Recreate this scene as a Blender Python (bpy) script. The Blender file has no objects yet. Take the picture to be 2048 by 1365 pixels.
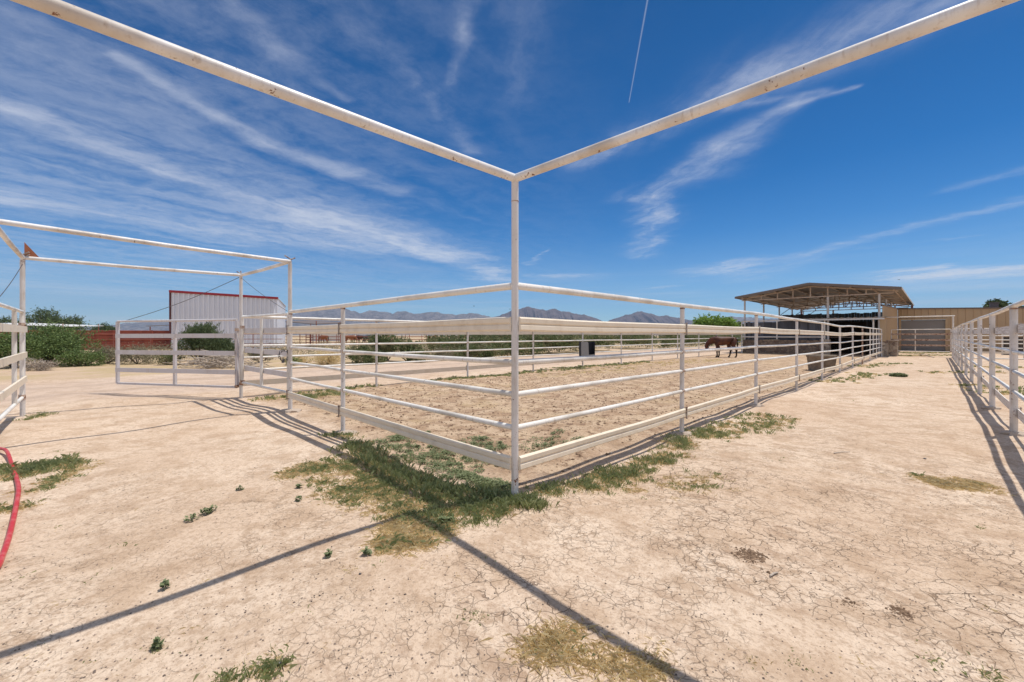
import bpy, math, random
import numpy as np
from mathutils import Vector, Matrix

random.seed(7); rng = np.random.default_rng(7)
S = bpy.context.scene
COL = S.collection

# ---------------------------------------------------------------- camera, sun, exposure
F = 840.0; HOR = 671.0; EYE = 1.4             # measured on the 2048 px photograph
cam = bpy.data.cameras.new("camera"); camo = bpy.data.objects.new("camera", cam); COL.objects.link(camo)
camo.location = (0, 0, EYE); camo.rotation_euler = (math.radians(90), 0, 0)
cam.sensor_width = 36.0; cam.lens = 36.0*F/2048; cam.shift_y = -11.5/2048
cam.clip_start = 0.05; cam.clip_end = 40000
S.camera = camo
SUN_EL = math.radians(72.0)
SUN_AZ = math.atan2(.27, .815)                # direction towards the sun in the ground plane
sun = bpy.data.lights.new("sun", 'SUN'); sun.energy = 4.3; sun.angle = math.radians(.53); sun.color = (1, .955, .89)
suno = bpy.data.objects.new("sun", sun); COL.objects.link(suno); suno.location = (0, 0, 60)
sd = Vector((math.cos(SUN_EL)*math.cos(SUN_AZ), math.cos(SUN_EL)*math.sin(SUN_AZ), math.sin(SUN_EL)))
suno.rotation_euler = sd.to_track_quat('Z', 'Y').to_euler()
S.view_settings.view_transform = 'Standard'; S.view_settings.look = 'None'
S.view_settings.exposure = 0.0; S.view_settings.gamma = 1
S.view_settings.use_curve_mapping = False
S.cycles.volume_bounces = 0; S.cycles.max_bounces = 8

# ---------------------------------------------------------------- node helper
class NT:
    def __init__(s, tree): s.t = tree; s.n = tree.nodes; s.l = tree.links
    def node(s, typ, **kw):
        n = s.n.new(typ)
        for k, v in kw.items():
            if k.startswith('i_'):
                key = k[2:]; key = int(key) if key.isdigit() else key.replace('_', ' ')
                s.put(n.inputs[key], v)
            else: setattr(n, k, v)
        return n
    def put(s, sock, v):
        if isinstance(v, bpy.types.NodeSocket): s.l.new(v, sock)
        elif v is not None: sock.default_value = v
    def m(s, op, a, b=None, c=None, clamp=False):
        n = s.n.new('ShaderNodeMath'); n.operation = op; n.use_clamp = clamp
        s.put(n.inputs[0], a); s.put(n.inputs[1], b); s.put(n.inputs[2], c); return n.outputs[0]
    def vm(s, op, a, b=None, c=None):
        n = s.n.new('ShaderNodeVectorMath'); n.operation = op
        s.put(n.inputs[0], a)
        if op == 'SCALE': s.put(n.inputs['Scale'], b)
        else: s.put(n.inputs[1], b); s.put(n.inputs[2], c)
        return n.outputs['Value'] if op in ('LENGTH', 'DOT_PRODUCT', 'DISTANCE') else n.outputs[0]
    def noise(s, vec, scale, detail=4, rough=.55, dist=0, out='Fac'):
        n = s.n.new('ShaderNodeTexNoise'); s.put(n.inputs['Vector'], vec); s.put(n.inputs['Scale'], scale)
        n.inputs['Detail'].default_value = detail; n.inputs['Roughness'].default_value = rough
        n.inputs['Distortion'].default_value = dist; return n.outputs[out]
    def ramp(s, v, a, b, lo=0.0, hi=1.0, smooth=True):
        n = s.n.new('ShaderNodeMapRange'); n.interpolation_type = 'SMOOTHSTEP' if smooth else 'LINEAR'
        s.put(n.inputs[0], v); s.put(n.inputs[1], a); s.put(n.inputs[2], b); s.put(n.inputs[3], lo); s.put(n.inputs[4], hi)
        return n.outputs[0]
    def mix(s, f, a, b, mode='MIX'):
        n = s.n.new('ShaderNodeMix'); n.data_type = 'RGBA'; n.blend_type = mode; n.clamp_factor = True
        s.put(n.inputs[0], f)
        for k, v in ((6, a), (7, b)):
            if isinstance(v, (tuple, list)) and len(v) == 3: v = (*v, 1)
            s.put(n.inputs[k], v)
        return n.outputs[2]
    def xyz(s, v):
        n = s.n.new('ShaderNodeSeparateXYZ'); s.put(n.inputs[0], v); return n.outputs
    def vec(s, x, y, z=0.0):
        n = s.n.new('ShaderNodeCombineXYZ'); s.put(n.inputs[0], x); s.put(n.inputs[1], y); s.put(n.inputs[2], z); return n.outputs[0]

# ---------------------------------------------------------------- sky with cirrus on a high plane
W = bpy.data.worlds.new("World"); S.world = W; W.use_nodes = True
w = NT(W.node_tree); w.n.clear()
sky = w.node('ShaderNodeTexSky', sky_type='NISHITA', sun_disc=False)
sky.sun_elevation = SUN_EL; sky.sun_rotation = math.pi/2 - SUN_AZ
sky.altitude = 1200; sky.air_density = 1.0; sky.dust_density = 0.15; sky.ozone_density = 3.0
dirv = w.node('ShaderNodeTexCoord').outputs['Generated']
dx, dy, dz = w.xyz(dirv)
zc = w.m('MAXIMUM', dz, 0.012)
P = w.vec(w.m('DIVIDE', dx, zc), w.m('DIVIDE', dy, zc))           # point on a plane one unit up
R_ = w.vm('LENGTH', P)
wn = w.noise(P, 1.1, 3, .6, out='Color')
wn2 = w.noise(P, 5.0, 3, .6, out='Color')
warp = w.vm('SCALE', w.vm('SUBTRACT', wn, (.5, .5, .5)), w.m('MULTIPLY', R_, .11))
warp2 = w.vm('SCALE', w.vm('SUBTRACT', wn2, (.5, .5, .5)), w.m('MULTIPLY', R_, .05))
PW = w.vm('ADD', w.vm('ADD', P, warp), warp2)
def fibres(vec, ang, along, across, detail=6, rough=.6):
    c, s_ = math.cos(ang), math.sin(ang)
    a = w.vm('DOT_PRODUCT', vec, (c, s_, 0)); b = w.vm('DOT_PRODUCT', vec, (-s_, c, 0))
    return w.noise(w.vec(w.m('MULTIPLY', a, along), w.m('MULTIPLY', b, across)), 1.0, detail, rough, .3)
angL = math.atan2(.855, .52); angR = math.atan2(.97, -.22)
fL = fibres(PW, angL, .55, 3.2); fL2 = fibres(PW, angL+.12, 1.3, 6.0)
fR = fibres(PW, angR, .5, 2.8); fR2 = fibres(PW, angR-.1, 1.2, 8.0)
fine = w.noise(PW, 6.0, 6, .7)
def pp(px, py):                                                   # direction -> plane point
    e = (HOR-py)/F; return ((px-1024)/F/e, 1/e)
def seg(p0, p1, w0, w1, k, vec):
    """soft wisp between two points of the plane; widths are fractions of the distance"""
    (x0, y0), (x1, y1) = pp(*p0), pp(*p1)
    n = w.vm('SUBTRACT', vec, (x0, y0, 0)); d = (x1-x0, y1-y0, 0); L2 = d[0]**2+d[1]**2
    t = w.m('DIVIDE', w.vm('DOT_PRODUCT', n, d), L2, clamp=True)
    q = w.vm('SUBTRACT', n, w.vm('SCALE', (d[0], d[1], 0), t))
    wa, wb = w0*math.hypot(x0, y0), w1*math.hypot(x1, y1)
    wid = w.m('MULTIPLY_ADD', t, wb-wa, wa)
    r = w.m('DIVIDE', w.vm('LENGTH', q), wid)
    return w.m('MULTIPLY', w.m('EXPONENT', w.m('MULTIPLY', w.m('MULTIPLY', r, r), -1.0)), k)
segsL = [((-300, 90), (60, 225), .05, .040, .55), ((60, 225), (330, 350), .040, .030, .60), ((330, 350), (640, 440), .030, .06, .62),
         ((640, 440), (900, 508), .10, .055, 1.3), ((520, 470), (760, 500), .10, .08, .5), ((760, 480), (1000, 545), .05, .03, .4), ((300, 300), (700, 430), .10, .08, .25), ((880, 515), (980, 520), .05, .03, .5),
         ((230, 110), (430, 235), .015, .022, .55), ((430, 235), (540, 290), .022, .026, .65), ((540, 290), (700, 345), .026, .03, .60), ((700, 345), (790, 385), .04, .03, .3),
         ((-300, 330), (60, 405), .09, .05, .55), ((60, 405), (420, 465), .045, .03, .45), ((-100, 560), (300, 590), .12, .09, .35),
         ((330, 490), (400, 520), .02, .05, .35), ((400, -60), (560, 110), .05, .035, .35), ((560, 110), (690, 195), .03, .015, .35),
         ((-200, 250), (500, 470), .22, .16, .28), ((0, 60), (300, 200), .10, .10, .25)]
segsR = [((1278, 512), (1318, 440), .03, .035, .55), ((1318, 440), (1302, 400), .045, .035, .55), ((1300, 395), (1450, 300), .04, .045, .42),
         ((1450, 300), (1580, 215), .045, .025, .5), ((1580, 215), (1690, 182), .014, .008, .6), ((1450, 215), (1640, 190), .02, .012, .35),
         ((1165, 330), (1500, 160), .035, .07, .40), ((1500, 160), (2000, -60), .08, .10, .45), ((1240, 395), (1420, 350), .04, .06, .16),
         ((1480, 560), (1700, 485), .05, .02, .28), ((1700, 485), (2100, 390), .02, .025, .32), ((1900, 380), (2200, 300), .02, .03, .25),
         ((1560, 515), (1960, 470), .02, .012, .2), ((1660, 580), (2100, 570), .10, .10, .38), ((1780, 608), (2200, 590), .10, .10, .45),
         ((1870, 553), (2040, 549), .07, .04, 1.5), ((1905, 546), (1975, 541), .06, .04, 1.4), ((1810, 541), (1890, 534), .03, .02, 1.2),
         ((1440, 542), (1500, 520), .06, .03, .9), ((1060, 530), (1095, 498), .012, .006, .5), ((985, 558), (992, 534), .05, .03, .7),
         ((1100, 552), (1150, 552), .04, .04, .5), ((1300, 577), (1370, 570), .02, .01, .5),
         ((935, -40), (930, 80), .035, .03, .22), ((935, 60), (905, 165), .02, .012, .28), ((860, 190), (940, 300), .03, .015, .22), ((1060, -60), (1040, 200), .07, .05, .12),
         ((720, 60), (830, 170), .04, .02, .2)]
def add_all(segs, vec):
    r = None
    for s_ in segs:
        v = seg(*s_, vec); r = v if r is None else w.m('ADD', r, v)
    return r
fibL = w.m('MULTIPLY', w.ramp(w.m('ADD', w.m('MULTIPLY', fL, .5), w.m('MULTIPLY', fL2, .5)), .28, .74, .35, 1.35), w.ramp(fine, .30, .70, .70, 1.25))
fibR = w.m('MULTIPLY', w.ramp(w.m('ADD', w.m('MULTIPLY', fR, .5), w.m('MULTIPLY', fR2, .5)), .36, .66, .25, 1.4), w.ramp(fine, .32, .66, .6, 1.35))
dL = w.m('MULTIPLY', add_all(segsL, PW), fibL)
dR = w.m('MULTIPLY', add_all(segsR, PW), fibR)
# broad thin veil, thicker to the left
leftness = w.ramp(w.m('DIVIDE', dx, w.m('MAXIMUM', dy, .05)), -.9, .45, 1, .0)
veil = w.m('MULTIPLY', w.m('MULTIPLY', w.ramp(w.m('ADD', w.m('MULTIPLY', fL, .55), w.m('MULTIPLY', fine, .45)), .36, .68), leftness), .42)
band = w.m('MULTIPLY', w.ramp(dz, .02, .20, 1, 0), w.ramp(w.noise(w.vec(w.m('MULTIPLY', dx, 3), w.m('MULTIPLY', dz, 60)), 1.0, 4, .6), .42, .75))
band = w.m('MULTIPLY', band, .40)
trail = w.m('MULTIPLY', w.m('ADD', seg((1306, -60), (1258, 205), .0019, .0009, .9, P), seg((160, 235), (330, 312), .0016, .001, .25, P)), .6)
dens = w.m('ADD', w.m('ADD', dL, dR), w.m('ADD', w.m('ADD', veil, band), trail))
# unseen thicker cirrus, added overhead and behind the viewer to warm the shadow fill
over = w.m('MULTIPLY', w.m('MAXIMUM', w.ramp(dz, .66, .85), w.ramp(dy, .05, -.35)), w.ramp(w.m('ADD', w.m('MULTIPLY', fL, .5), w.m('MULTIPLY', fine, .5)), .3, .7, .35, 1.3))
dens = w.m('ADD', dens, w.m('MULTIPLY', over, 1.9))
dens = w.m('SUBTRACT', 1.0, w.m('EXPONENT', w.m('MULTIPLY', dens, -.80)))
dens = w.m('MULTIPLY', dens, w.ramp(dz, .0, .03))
hsv = w.node('ShaderNodeHueSaturation'); w.l.new(sky.outputs[0], hsv.inputs['Color'])
hsv.inputs['Saturation'].default_value = 1.0; hsv.inputs['Value'].default_value = 1.0; hsv.inputs['Hue'].default_value = .5
skyc = hsv.outputs[0]
cloudc = w.mix(w.ramp(dz, 0, .5), (9.0, 9.5, 10.4), (6.6, 7.1, 8.6))
# deeper, purer blue with height (polarised desert sky)
rmp = w.node('ShaderNodeValToRGB'); w.put(rmp.inputs[0], dz); el = rmp.color_ramp.elements
el[0].position = .0; el[0].color = (.62, .84, 1.0, 1); el[1].position = .62; el[1].color = (.004, .39, .70, 1)
for p_, c_ in ((.12, (.44, .76, .98)), (.22, (.13, .58, .92)), (.32, (.012, .475, .84))):
    e_ = rmp.color_ramp.elements.new(p_); e_.color = (*c_, 1)
skyc = w.mix(1.0, skyc, w.vm('SCALE', rmp.outputs[0], 1.33), 'MULTIPLY')
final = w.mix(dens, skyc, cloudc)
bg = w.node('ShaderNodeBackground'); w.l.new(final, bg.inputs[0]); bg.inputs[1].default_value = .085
wo = w.node('ShaderNodeOutputWorld'); w.l.new(bg.outputs[0], wo.inputs[0])

# ---------------------------------------------------------------- frame of the pen: u along the right leg, v along the left leg
TH = math.radians(44.8)
U = np.array([math.cos(TH), math.sin(TH)]); V = np.array([-math.sin(TH), math.cos(TH)])
C0 = np.array([.025, 3.52])
def ab(a, b): return C0 + a*U + b*V
def at(px, py):                                # point of the ground seen at a pixel of the photograph
    D = F*EYE/(py-HOR); return np.array([(px-1024)/F*D, D])
def atD(px, D): return np.array([(px-1024)/F*D, D])
def toab(p): d = np.asarray(p)-C0; return float(d@U), float(d@V)
def gz(x, y):
    x = np.asarray(x, float); y = np.asarray(y, float)
    r = np.hypot(x, y); k = np.clip(1-(r-14)/20, 0, 1)
    z = .016*np.sin(1.3*x+.7*y+1)+.013*np.sin(-.9*x+1.9*y+2)+.009*np.sin(3.1*x-1.2*y)+.008*np.sin(2.2*x+3.7*y+.5)
    b = (x-C0[0])*V[0]+(y-C0[1])*V[1]; a = (x-C0[0])*U[0]+(y-C0[1])*U[1]
    inpen = (1/(1+np.exp(-(b-.5)/.15)))*(1/(1+np.exp(-(a-.5)/.15)))*(1/(1+np.exp((b-8.6)/.2)))
    z = z+inpen*.9*(.012*np.sin(5.1*x+4*y)*np.sin(4.3*y-3*x)+.01*np.sin(7.7*x-6.1*y+1))
    return z*k
def g1(p): return float(gz(p[0], p[1]))

# ---------------------------------------------------------------- mesh builder and tagging
class MB:
    def __init__(s): s.v = []; s.f = []; s.sm = []; s.mi = []; s.m = 0
    def add(s, vs, fs, smooth=False):
        o = len(s.v); s.v += [tuple(map(float, v)) for v in vs]
        for f in fs: s.f.append(tuple(i+o for i in f)); s.sm.append(smooth); s.mi.append(s.m)
    def box(s, c, sx, sy, sz, ang=0.0):
        ca, sa = math.cos(ang), math.sin(ang); vs = []
        for z in (-.5, .5):
            for (x, y) in ((-.5, -.5), (.5, -.5), (.5, .5), (-.5, .5)):
                X, Y = x*sx, y*sy; vs.append((c[0]+X*ca-Y*sa, c[1]+X*sa+Y*ca, c[2]+z*sz))
        s.add(vs, [(3, 2, 1, 0), (4, 5, 6, 7), (0, 1, 5, 4), (1, 2, 6, 5), (2, 3, 7, 6), (3, 0, 4, 7)])
    def beam(s, p0, p1, wd, ht, up=(0, 0, 1)):
        p0, p1 = Vector(p0), Vector(p1); d = (p1-p0).normalized(); upv = Vector(up)
        if abs(d.dot(upv)) > .95: upv = Vector((1, 0, 0))
        r = d.cross(upv).normalized(); q = r.cross(d).normalized(); vs = []
        for p in (p0, p1):
            for a, b in ((-1, -1), (1, -1), (1, 1), (-1, 1)): vs.append(p+r*a*wd/2+q*b*ht/2)
        s.add(vs, [(3, 2, 1, 0), (4, 5, 6, 7), (0, 1, 5, 4), (1, 2, 6, 5), (2, 3, 7, 6), (3, 0, 4, 7)])
    def tube(s, pts, r, n=12, caps=True):
        pts = [Vector(p) for p in pts]; N = len(pts)
        rs = r if isinstance(r, (list, tuple)) else [r]*N; rings = []
        d0 = (pts[1]-pts[0]).normalized(); up = Vector((0, 0, 1)) if abs(d0.z) < .9 else Vector((1, 0, 0))
        for i, p in enumerate(pts):
            d = (pts[min(i+1, N-1)]-pts[max(i-1, 0)]).normalized()
            x = d.cross(up)
            if x.length < 1e-4: x = d.cross(Vector((0, 1, 0)))
            x.normalize(); y = x.cross(d).normalized()
            rings.append([p+(x*math.cos(2*math.pi*k/n)+y*math.sin(2*math.pi*k/n))*rs[i] for k in range(n)])
        vs = [v for q in rings for v in q]; fs = []
        for i in range(N-1):
            for k in range(n):
                k2 = (k+1) % n; fs.append((i*n+k, i*n+k2, (i+1)*n+k2, (i+1)*n+k))
        s.add(vs, fs, True)
        if caps:
            s.add(rings[0], [tuple(range(n))]); s.add(rings[-1], [tuple(reversed(range(n)))])
    def sweep(s, A, B, prof, side, zA=0, zB=0, n=1, sag=None):
        """profile (offset, z) extruded from A to B (2d points), closed loop"""
        A, B = np.array(A, float), np.array(B, float); m = len(prof); vs = []
        for i in range(n+1):
            t = i/n; p = A+(B-A)*t; z0 = zA+(zB-zA)*t; o0 = 0
            if sag: dz_, o0 = sag(t); z0 += dz_
            for (o, z) in prof: vs.append((p[0]+side[0]*(o+o0), p[1]+side[1]*(o+o0), z0+z))
        fs = [(i*m+k, i*m+(k+1) % m, (i+1)*m+(k+1) % m, (i+1)*m+k) for i in range(n) for k in range(m)]
        fs += [tuple(range(m)), tuple(reversed([n*m+k for k in range(m)]))]
        s.add(vs, fs)
    def build(s, name, mats, parent=None, kind=None):
        me = bpy.data.meshes.new(name); loc = Vector(parent['_o']) if parent is not None and '_o' in parent else Vector((0, 0, 0))
        v = np.array(s.v, float)-np.array(loc)
        me.from_pydata(v.tolist(), [], s.f)
        me.polygons.foreach_set('use_smooth', s.sm); me.polygons.foreach_set('material_index', s.mi)
        for m_ in (mats if isinstance(mats, (list, tuple)) else [mats]): me.materials.append(m_)
        me.update()
        o = bpy.data.objects.new(name, me); COL.objects.link(o)
        if parent is not None: o.parent = parent
        if parent is not None and '_o' in parent: o['_o'] = parent['_o']
        if kind: o['kind'] = kind
        return o
def thing(name, label, cat, loc=(0, 0, 0), group=None):
    o = bpy.data.objects.new(name, None); COL.objects.link(o); o.location = loc; o.empty_display_size = .2
    o['_o'] = tuple(map(float, loc)); o['label'] = label; o['category'] = cat
    if group: o['group'] = group
    return o
def tag(o, label, cat, group=None, kind=None):
    o['label'] = label; o['category'] = cat
    if group: o['group'] = group
    if kind: o['kind'] = kind
    return o
def fast_mesh(name, verts, nper, mats, mi=None, smooth=False, parent=None):
    """verts (N*nper,3): separate polygons of nper corners"""
    n = len(verts)//nper; me = bpy.data.meshes.new(name)
    me.vertices.add(n*nper); me.vertices.foreach_set('co', np.ascontiguousarray(verts, dtype=np.float32).ravel())
    me.loops.add(n*nper); me.loops.foreach_set('vertex_index', np.arange(n*nper, dtype=np.int32))
    me.polygons.add(n); me.polygons.foreach_set('loop_start', np.arange(0, n*nper, nper, dtype=np.int32))
    me.polygons.foreach_set('loop_total', np.full(n, nper, dtype=np.int32))
    if mi is not None: me.polygons.foreach_set('material_index', np.ascontiguousarray(mi, dtype=np.int32))
    for m_ in (mats if isinstance(mats, (list, tuple)) else [mats]): me.materials.append(m_)
    me.update(calc_edges=True); me.validate()
    o = bpy.data.objects.new(name, me); COL.objects.link(o)
    if parent is not None: o.parent = parent
    return o

# ---------------------------------------------------------------- materials
def mat(name, fn):
    m = bpy.data.materials.new(name); m.use_nodes = True; t = NT(m.node_tree); t.n.clear()
    out = t.node('ShaderNodeOutputMaterial'); b = t.node('ShaderNodeBsdfPrincipled'); t.l.new(b.outputs[0], out.inputs[0])
    fn(t, b); return m
def setb(t, b, col=None, rough=None, spec=None, metal=None, bump=None, bstr=.3, bdist=.01):
    if col is not None: t.put(b.inputs['Base Color'], (*col, 1) if isinstance(col, (tuple, list)) and len(col) == 3 else col)
    if rough is not None: t.put(b.inputs['Roughness'], rough)
    if spec is not None: t.put(b.inputs['Specular IOR Level'], spec)
    if metal is not None: t.put(b.inputs['Metallic'], metal)
    if bump is not None:
        n = t.node('ShaderNodeBump'); n.inputs['Strength'].default_value = bstr; n.inputs['Distance'].default_value = bdist
        t.put(n.inputs['Height'], bump); t.l.new(n.outputs[0], b.inputs['Normal'])
def pos(t): return t.node('ShaderNodeNewGeometry').outputs['Position']
def isl(t): return t.node('ShaderNodeNewGeometry').outputs['Random Per Island']

def paint(rust=.62, base=(.74, .72, .69), dirt=.35, stain=(.42, .36, .28)):
    def fn(t, b):
        p = pos(t)
        n1 = t.noise(p, 9, 6, .7); n2 = t.noise(p, 45, 5, .7); n3 = t.noise(p, 2.1, 3, .6)
        c = t.mix(t.m('MULTIPLY', t.ramp(n3, .42, .7), dirt), base, stain)
        c = t.mix(t.m('MULTIPLY', t.ramp(n2, .5, .72), .22), c, (.40, .34, .28))
        x_, y_, z_ = t.xyz(p); n4 = t.noise(t.vec(t.m('MULTIPLY', x_, 28), t.m('MULTIPLY', y_, 28), t.m('MULTIPLY', z_, 2.2)), 1.0, 4, .6)
        c = t.mix(t.m('MULTIPLY', t.ramp(n4, .56, .70), .4), c, (.40, .29, .19))
        rr = t.m('ADD', t.m('MULTIPLY', n1, .6), t.m('MULTIPLY', n2, .4))
        c = t.mix(t.ramp(rr, rust, rust+.035), c, (.17, .065, .028))
        setb(t, b, c, t.ramp(n2, .3, .7, .32, .55), .45, bump=n2, bstr=.12, bdist=.003)
    return fn
M = {}
M['pipe'] = mat('white_pipe_paint', paint(.615, (.80, .765, .70), .55))
M['post'] = mat('white_post_paint', paint(.59, (.70, .665, .63), .5))
M['beam'] = mat('weathered_beam_paint', paint(.60, (.77, .75, .72), .75, (.48, .40, .31)))
M['far_rail'] = mat('far_white_paint', paint(.61, (.74, .69, .62), .5))
M['rusty'] = mat('rusty_white_paint', paint(.51, (.52, .39, .30), .8, (.36, .19, .10)))
M['weldrust'] = mat('weld_rust', paint(.50, (.50, .38, .28), .8, (.30, .15, .08)))
M['gate'] = mat('grey_white_gate_paint', paint(.64, (.60, .57, .57), .4, (.45, .38, .34)))
def f_board(t, b):
    p = pos(t); n = t.noise(p, 5, 5, .65); n2 = t.noise(p, 60, 3, .6)
    c = t.mix(t.m('MULTIPLY', t.ramp(n, .45, .75), .5), (.81, .705, .55), (.60, .48, .34))
    c = t.mix(t.m('MULTIPLY', t.ramp(n2, .62, .75), .35), c, (.35, .25, .18))
    setb(t, b, c, .42, .4)
M['board'] = mat('cream_guard_band', f_board)
def f_board2(t, b):
    p = pos(t); sx, sy, sz = t.xyz(p)
    n = t.noise(t.vec(t.m('MULTIPLY', sx, 2.5), t.m('MULTIPLY', sy, 2.5), t.m('MULTIPLY', sz, 60)), 1.0, 5, .7)
    c = t.mix(t.ramp(n, .38, .66), (.80, .75, .69), (.50, .43, .37))
    setb(t, b, c, .6, .3)
M['worn_board'] = mat('worn_guard_band', f_board2)
M['bracket'] = mat('bracket_steel', paint(.52, (.35, .30, .26), .8, (.2, .14, .1)))
M['rust_plate'] = mat('rust_plate', lambda t, b: setb(t, b, t.mix(t.noise(pos(t), 30, 4), (.42, .17, .09), (.30, .10, .05)), .8, .2))
M['cable'] = mat('steel_cable', lambda t, b: setb(t, b, (.09, .085, .09), .5, .5, .3))
M['galv'] = mat('galvanised_steel', lambda t, b: setb(t, b, t.mix(t.noise(pos(t), 14, 4), (.24, .245, .245), (.34, .34, .335)), .6, .4, .1))
M['galv_shaded'] = mat('shaded_inner_steel', lambda t, b: setb(t, b, (.035, .036, .042), .7, .2))  # galvanised shell darkened: the shade inside the feeder is put into its colour
M['chain'] = mat('chain_steel', lambda t, b: setb(t, b, (.10, .095, .10), .45, .5, .6))
def f_conc(t, b):
    p = pos(t); n = t.noise(p, 12, 6, .7)
    setb(t, b, t.mix(n, (.34, .27, .21), (.56, .46, .37)), .9, .2, bump=t.noise(p, 40, 4), bstr=.6)
M['concrete'] = mat('rough_concrete', f_conc)
def f_trough(t, b):
    p = pos(t); n = t.noise(p, 4, 5, .7)
    setb(t, b, t.mix(t.ramp(n, .35, .7), (.27, .215, .16), (.17, .13, .095)), .9, .2, bump=n, bstr=.3)
M['trough'] = mat('stained_concrete', f_trough)
M['water'] = mat('dark_water', lambda t, b: setb(t, b, (.015, .02, .018), .08, .5))
M['hose'] = mat('red_hose', lambda t, b: setb(t, b, t.mix(t.ramp(t.noise(pos(t), 14, 5, .7), .45, .65), (.50, .022, .022), (.55, .10, .085)), .38, .5))
M['orange'] = mat('orange_plastic', lambda t, b: setb(t, b, (.6, .2, .03), .5, .4))

def f_ground(t, b):
    p = pos(t); px_, py_, pz_ = t.xyz(p)
    q = t.vm('SUBTRACT', p, (C0[0], C0[1], 0))
    a = t.vm('DOT_PRODUCT', q, (U[0], U[1], 0)); bb = t.vm('DOT_PRODUCT', q, (V[0], V[1], 0))
    n_big = t.noise(p, .45, 4, .6); n_mid = t.noise(p, 2.6, 6, .62); n_fine = t.noise(p, 22, 6, .7); n_vf = t.noise(p, 90, 4, .7)
    dist = t.vm('LENGTH', t.vec(px_, py_, 0))
    wob = t.m('MULTIPLY', t.m('SUBTRACT', t.noise(p, 1.2, 4, .6), .5), 1.2)
    aw = t.m('ADD', a, wob); bw = t.m('ADD', bb, wob)
    pen = t.m('MULTIPLY', t.m('MULTIPLY', t.ramp(aw, -.1, .5), t.ramp(bw, -.05, .55)), t.ramp(bw, 8.2, 9.0, 1, 0))
    pen = t.m('MULTIPLY', pen, t.ramp(aw, 34.5, 35.5, 1, 0))
    beyond = t.ramp(bw, 16.6, 18.0)
    road = t.m('MULTIPLY', t.ramp(bw, 9.6, 11.0), t.ramp(bw, 15.6, 16.6, 1, 0))
    base = t.mix(t.ramp(n_big, .3, .7), (.585, .435, .31), (.705, .565, .43))
    base = t.mix(t.m('MULTIPLY', t.ramp(n_mid, .46, .62), .6), base, (.43, .295, .19))
    n_cr = t.noise(p, 9, 5, .75)
    base = t.mix(t.m('MULTIPLY', t.m('MULTIPLY', t.ramp(n_cr, .52, .62), t.ramp(t.noise(p, .9, 4, .6), .45, .58)), .65), base, (.34, .225, .14))
    base = t.mix(t.m('MULTIPLY', t.ramp(n_fine, .48, .62), .5), base, (.38, .26, .17))
    base = t.mix(t.m('MULTIPLY', t.ramp(n_vf, .35, .5, 1, 0), .22), base, (.76, .61, .47))
    # pen soil: browner, churned, with dark blots
    soil = t.mix(t.ramp(n_mid, .40, .60), (.43, .29, .185), (.62, .46, .31))
    blot = t.ramp(t.noise(p, 5.5, 6, .75), .54, .60)
    soil = t.mix(t.m('MULTIPLY', blot, .9), soil, (.17, .10, .065))
    soil = t.mix(t.m('MULTIPLY', t.ramp(n_fine, .5, .66), .5), soil, (.34, .215, .135))
    straw = t.m('MULTIPLY', t.ramp(t.noise(p, .8, 3, .5), .52, .66), t.ramp(n_fine, .42, .6))
    soil = t.mix(t.m('MULTIPLY', straw, .55), soil, (.60, .45, .24))
    c = t.mix(pen, base, soil)
    c = t.mix(t.m('MULTIPLY', road, .6), c, t.mix(t.ramp(n_mid, .4, .7), (.56, .425, .33), (.47, .36, .285)))
    tr1 = t.m('ABSOLUTE', t.m('SUBTRACT', bb, t.m('MULTIPLY_ADD', t.m('SUBTRACT', n_big, .5), .8, 12.0)))
    tr2 = t.m('ABSOLUTE', t.m('SUBTRACT', bb, t.m('MULTIPLY_ADD', t.m('SUBTRACT', n_big, .5), .8, 14.3)))
    trk = t.ramp(t.m('MINIMUM', tr1, tr2), .15, .45, .35, 0)
    c = t.mix(trk, c, (.37, .28, .22))
    # desert beyond the road: dry grass, sand
    dn = t.noise(p, .35, 5, .7)
    des = t.mix(t.ramp(dn, .38, .58), (.54, .40, .28), (.46, .35, .20))
    c = t.mix(beyond, c, des)
    pat = t.m('MULTIPLY', t.ramp(t.noise(t.vec(t.m('MULTIPLY', a, .55), t.m('MULTIPLY', bb, 1.1)), 1.0, 6, .72), .52, .60), t.ramp(t.noise(p, 13, 5, .75), .40, .55))
    c = t.mix(t.m('MULTIPLY', t.m('MULTIPLY', pat, .42), t.m('SUBTRACT', 1.0, pen)), c, (.40, .27, .175))
    # smeared streaks of old mud and dust in the alley
    st = t.noise(t.vec(t.m('MULTIPLY', a, 9.0), t.m('MULTIPLY', bb, 2.2)), 1.0, 5, .7)
    c = t.mix(t.m('MULTIPLY', t.m('MULTIPLY', t.ramp(st, .52, .64), t.ramp(bb, -.2, -.6)), .5), c, (.38, .255, .17))
    # pebbles and crumbs as dark specks
    vo = t.node('ShaderNodeTexVoronoi', feature='F1'); t.put(vo.inputs['Vector'], p); vo.inputs['Scale'].default_value = 26
    rnd = t.xyz(vo.outputs['Color'])
    sz = t.m('MULTIPLY', t.ramp(rnd[0], .66, 1.0), .25)
    near = t.ramp(dist, 22, 9)
    speck = t.m('MULTIPLY', t.m('MULTIPLY', t.m('LESS_THAN', vo.outputs['Distance'], sz), t.ramp(t.noise(p, 1.6, 3), .38, .60)), near)
    c = t.mix(t.m('MULTIPLY', speck, .6), c, t.mix(rnd[1], (.10, .075, .06), (.26, .19, .15)))
    # mud cracks: two sizes
    wv = t.vm('ADD', p, t.vm('SCALE', t.vm('SUBTRACT', t.noise(p, 7, 3, .6, out='Color'), (.5, .5, .5)), .10))
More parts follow.
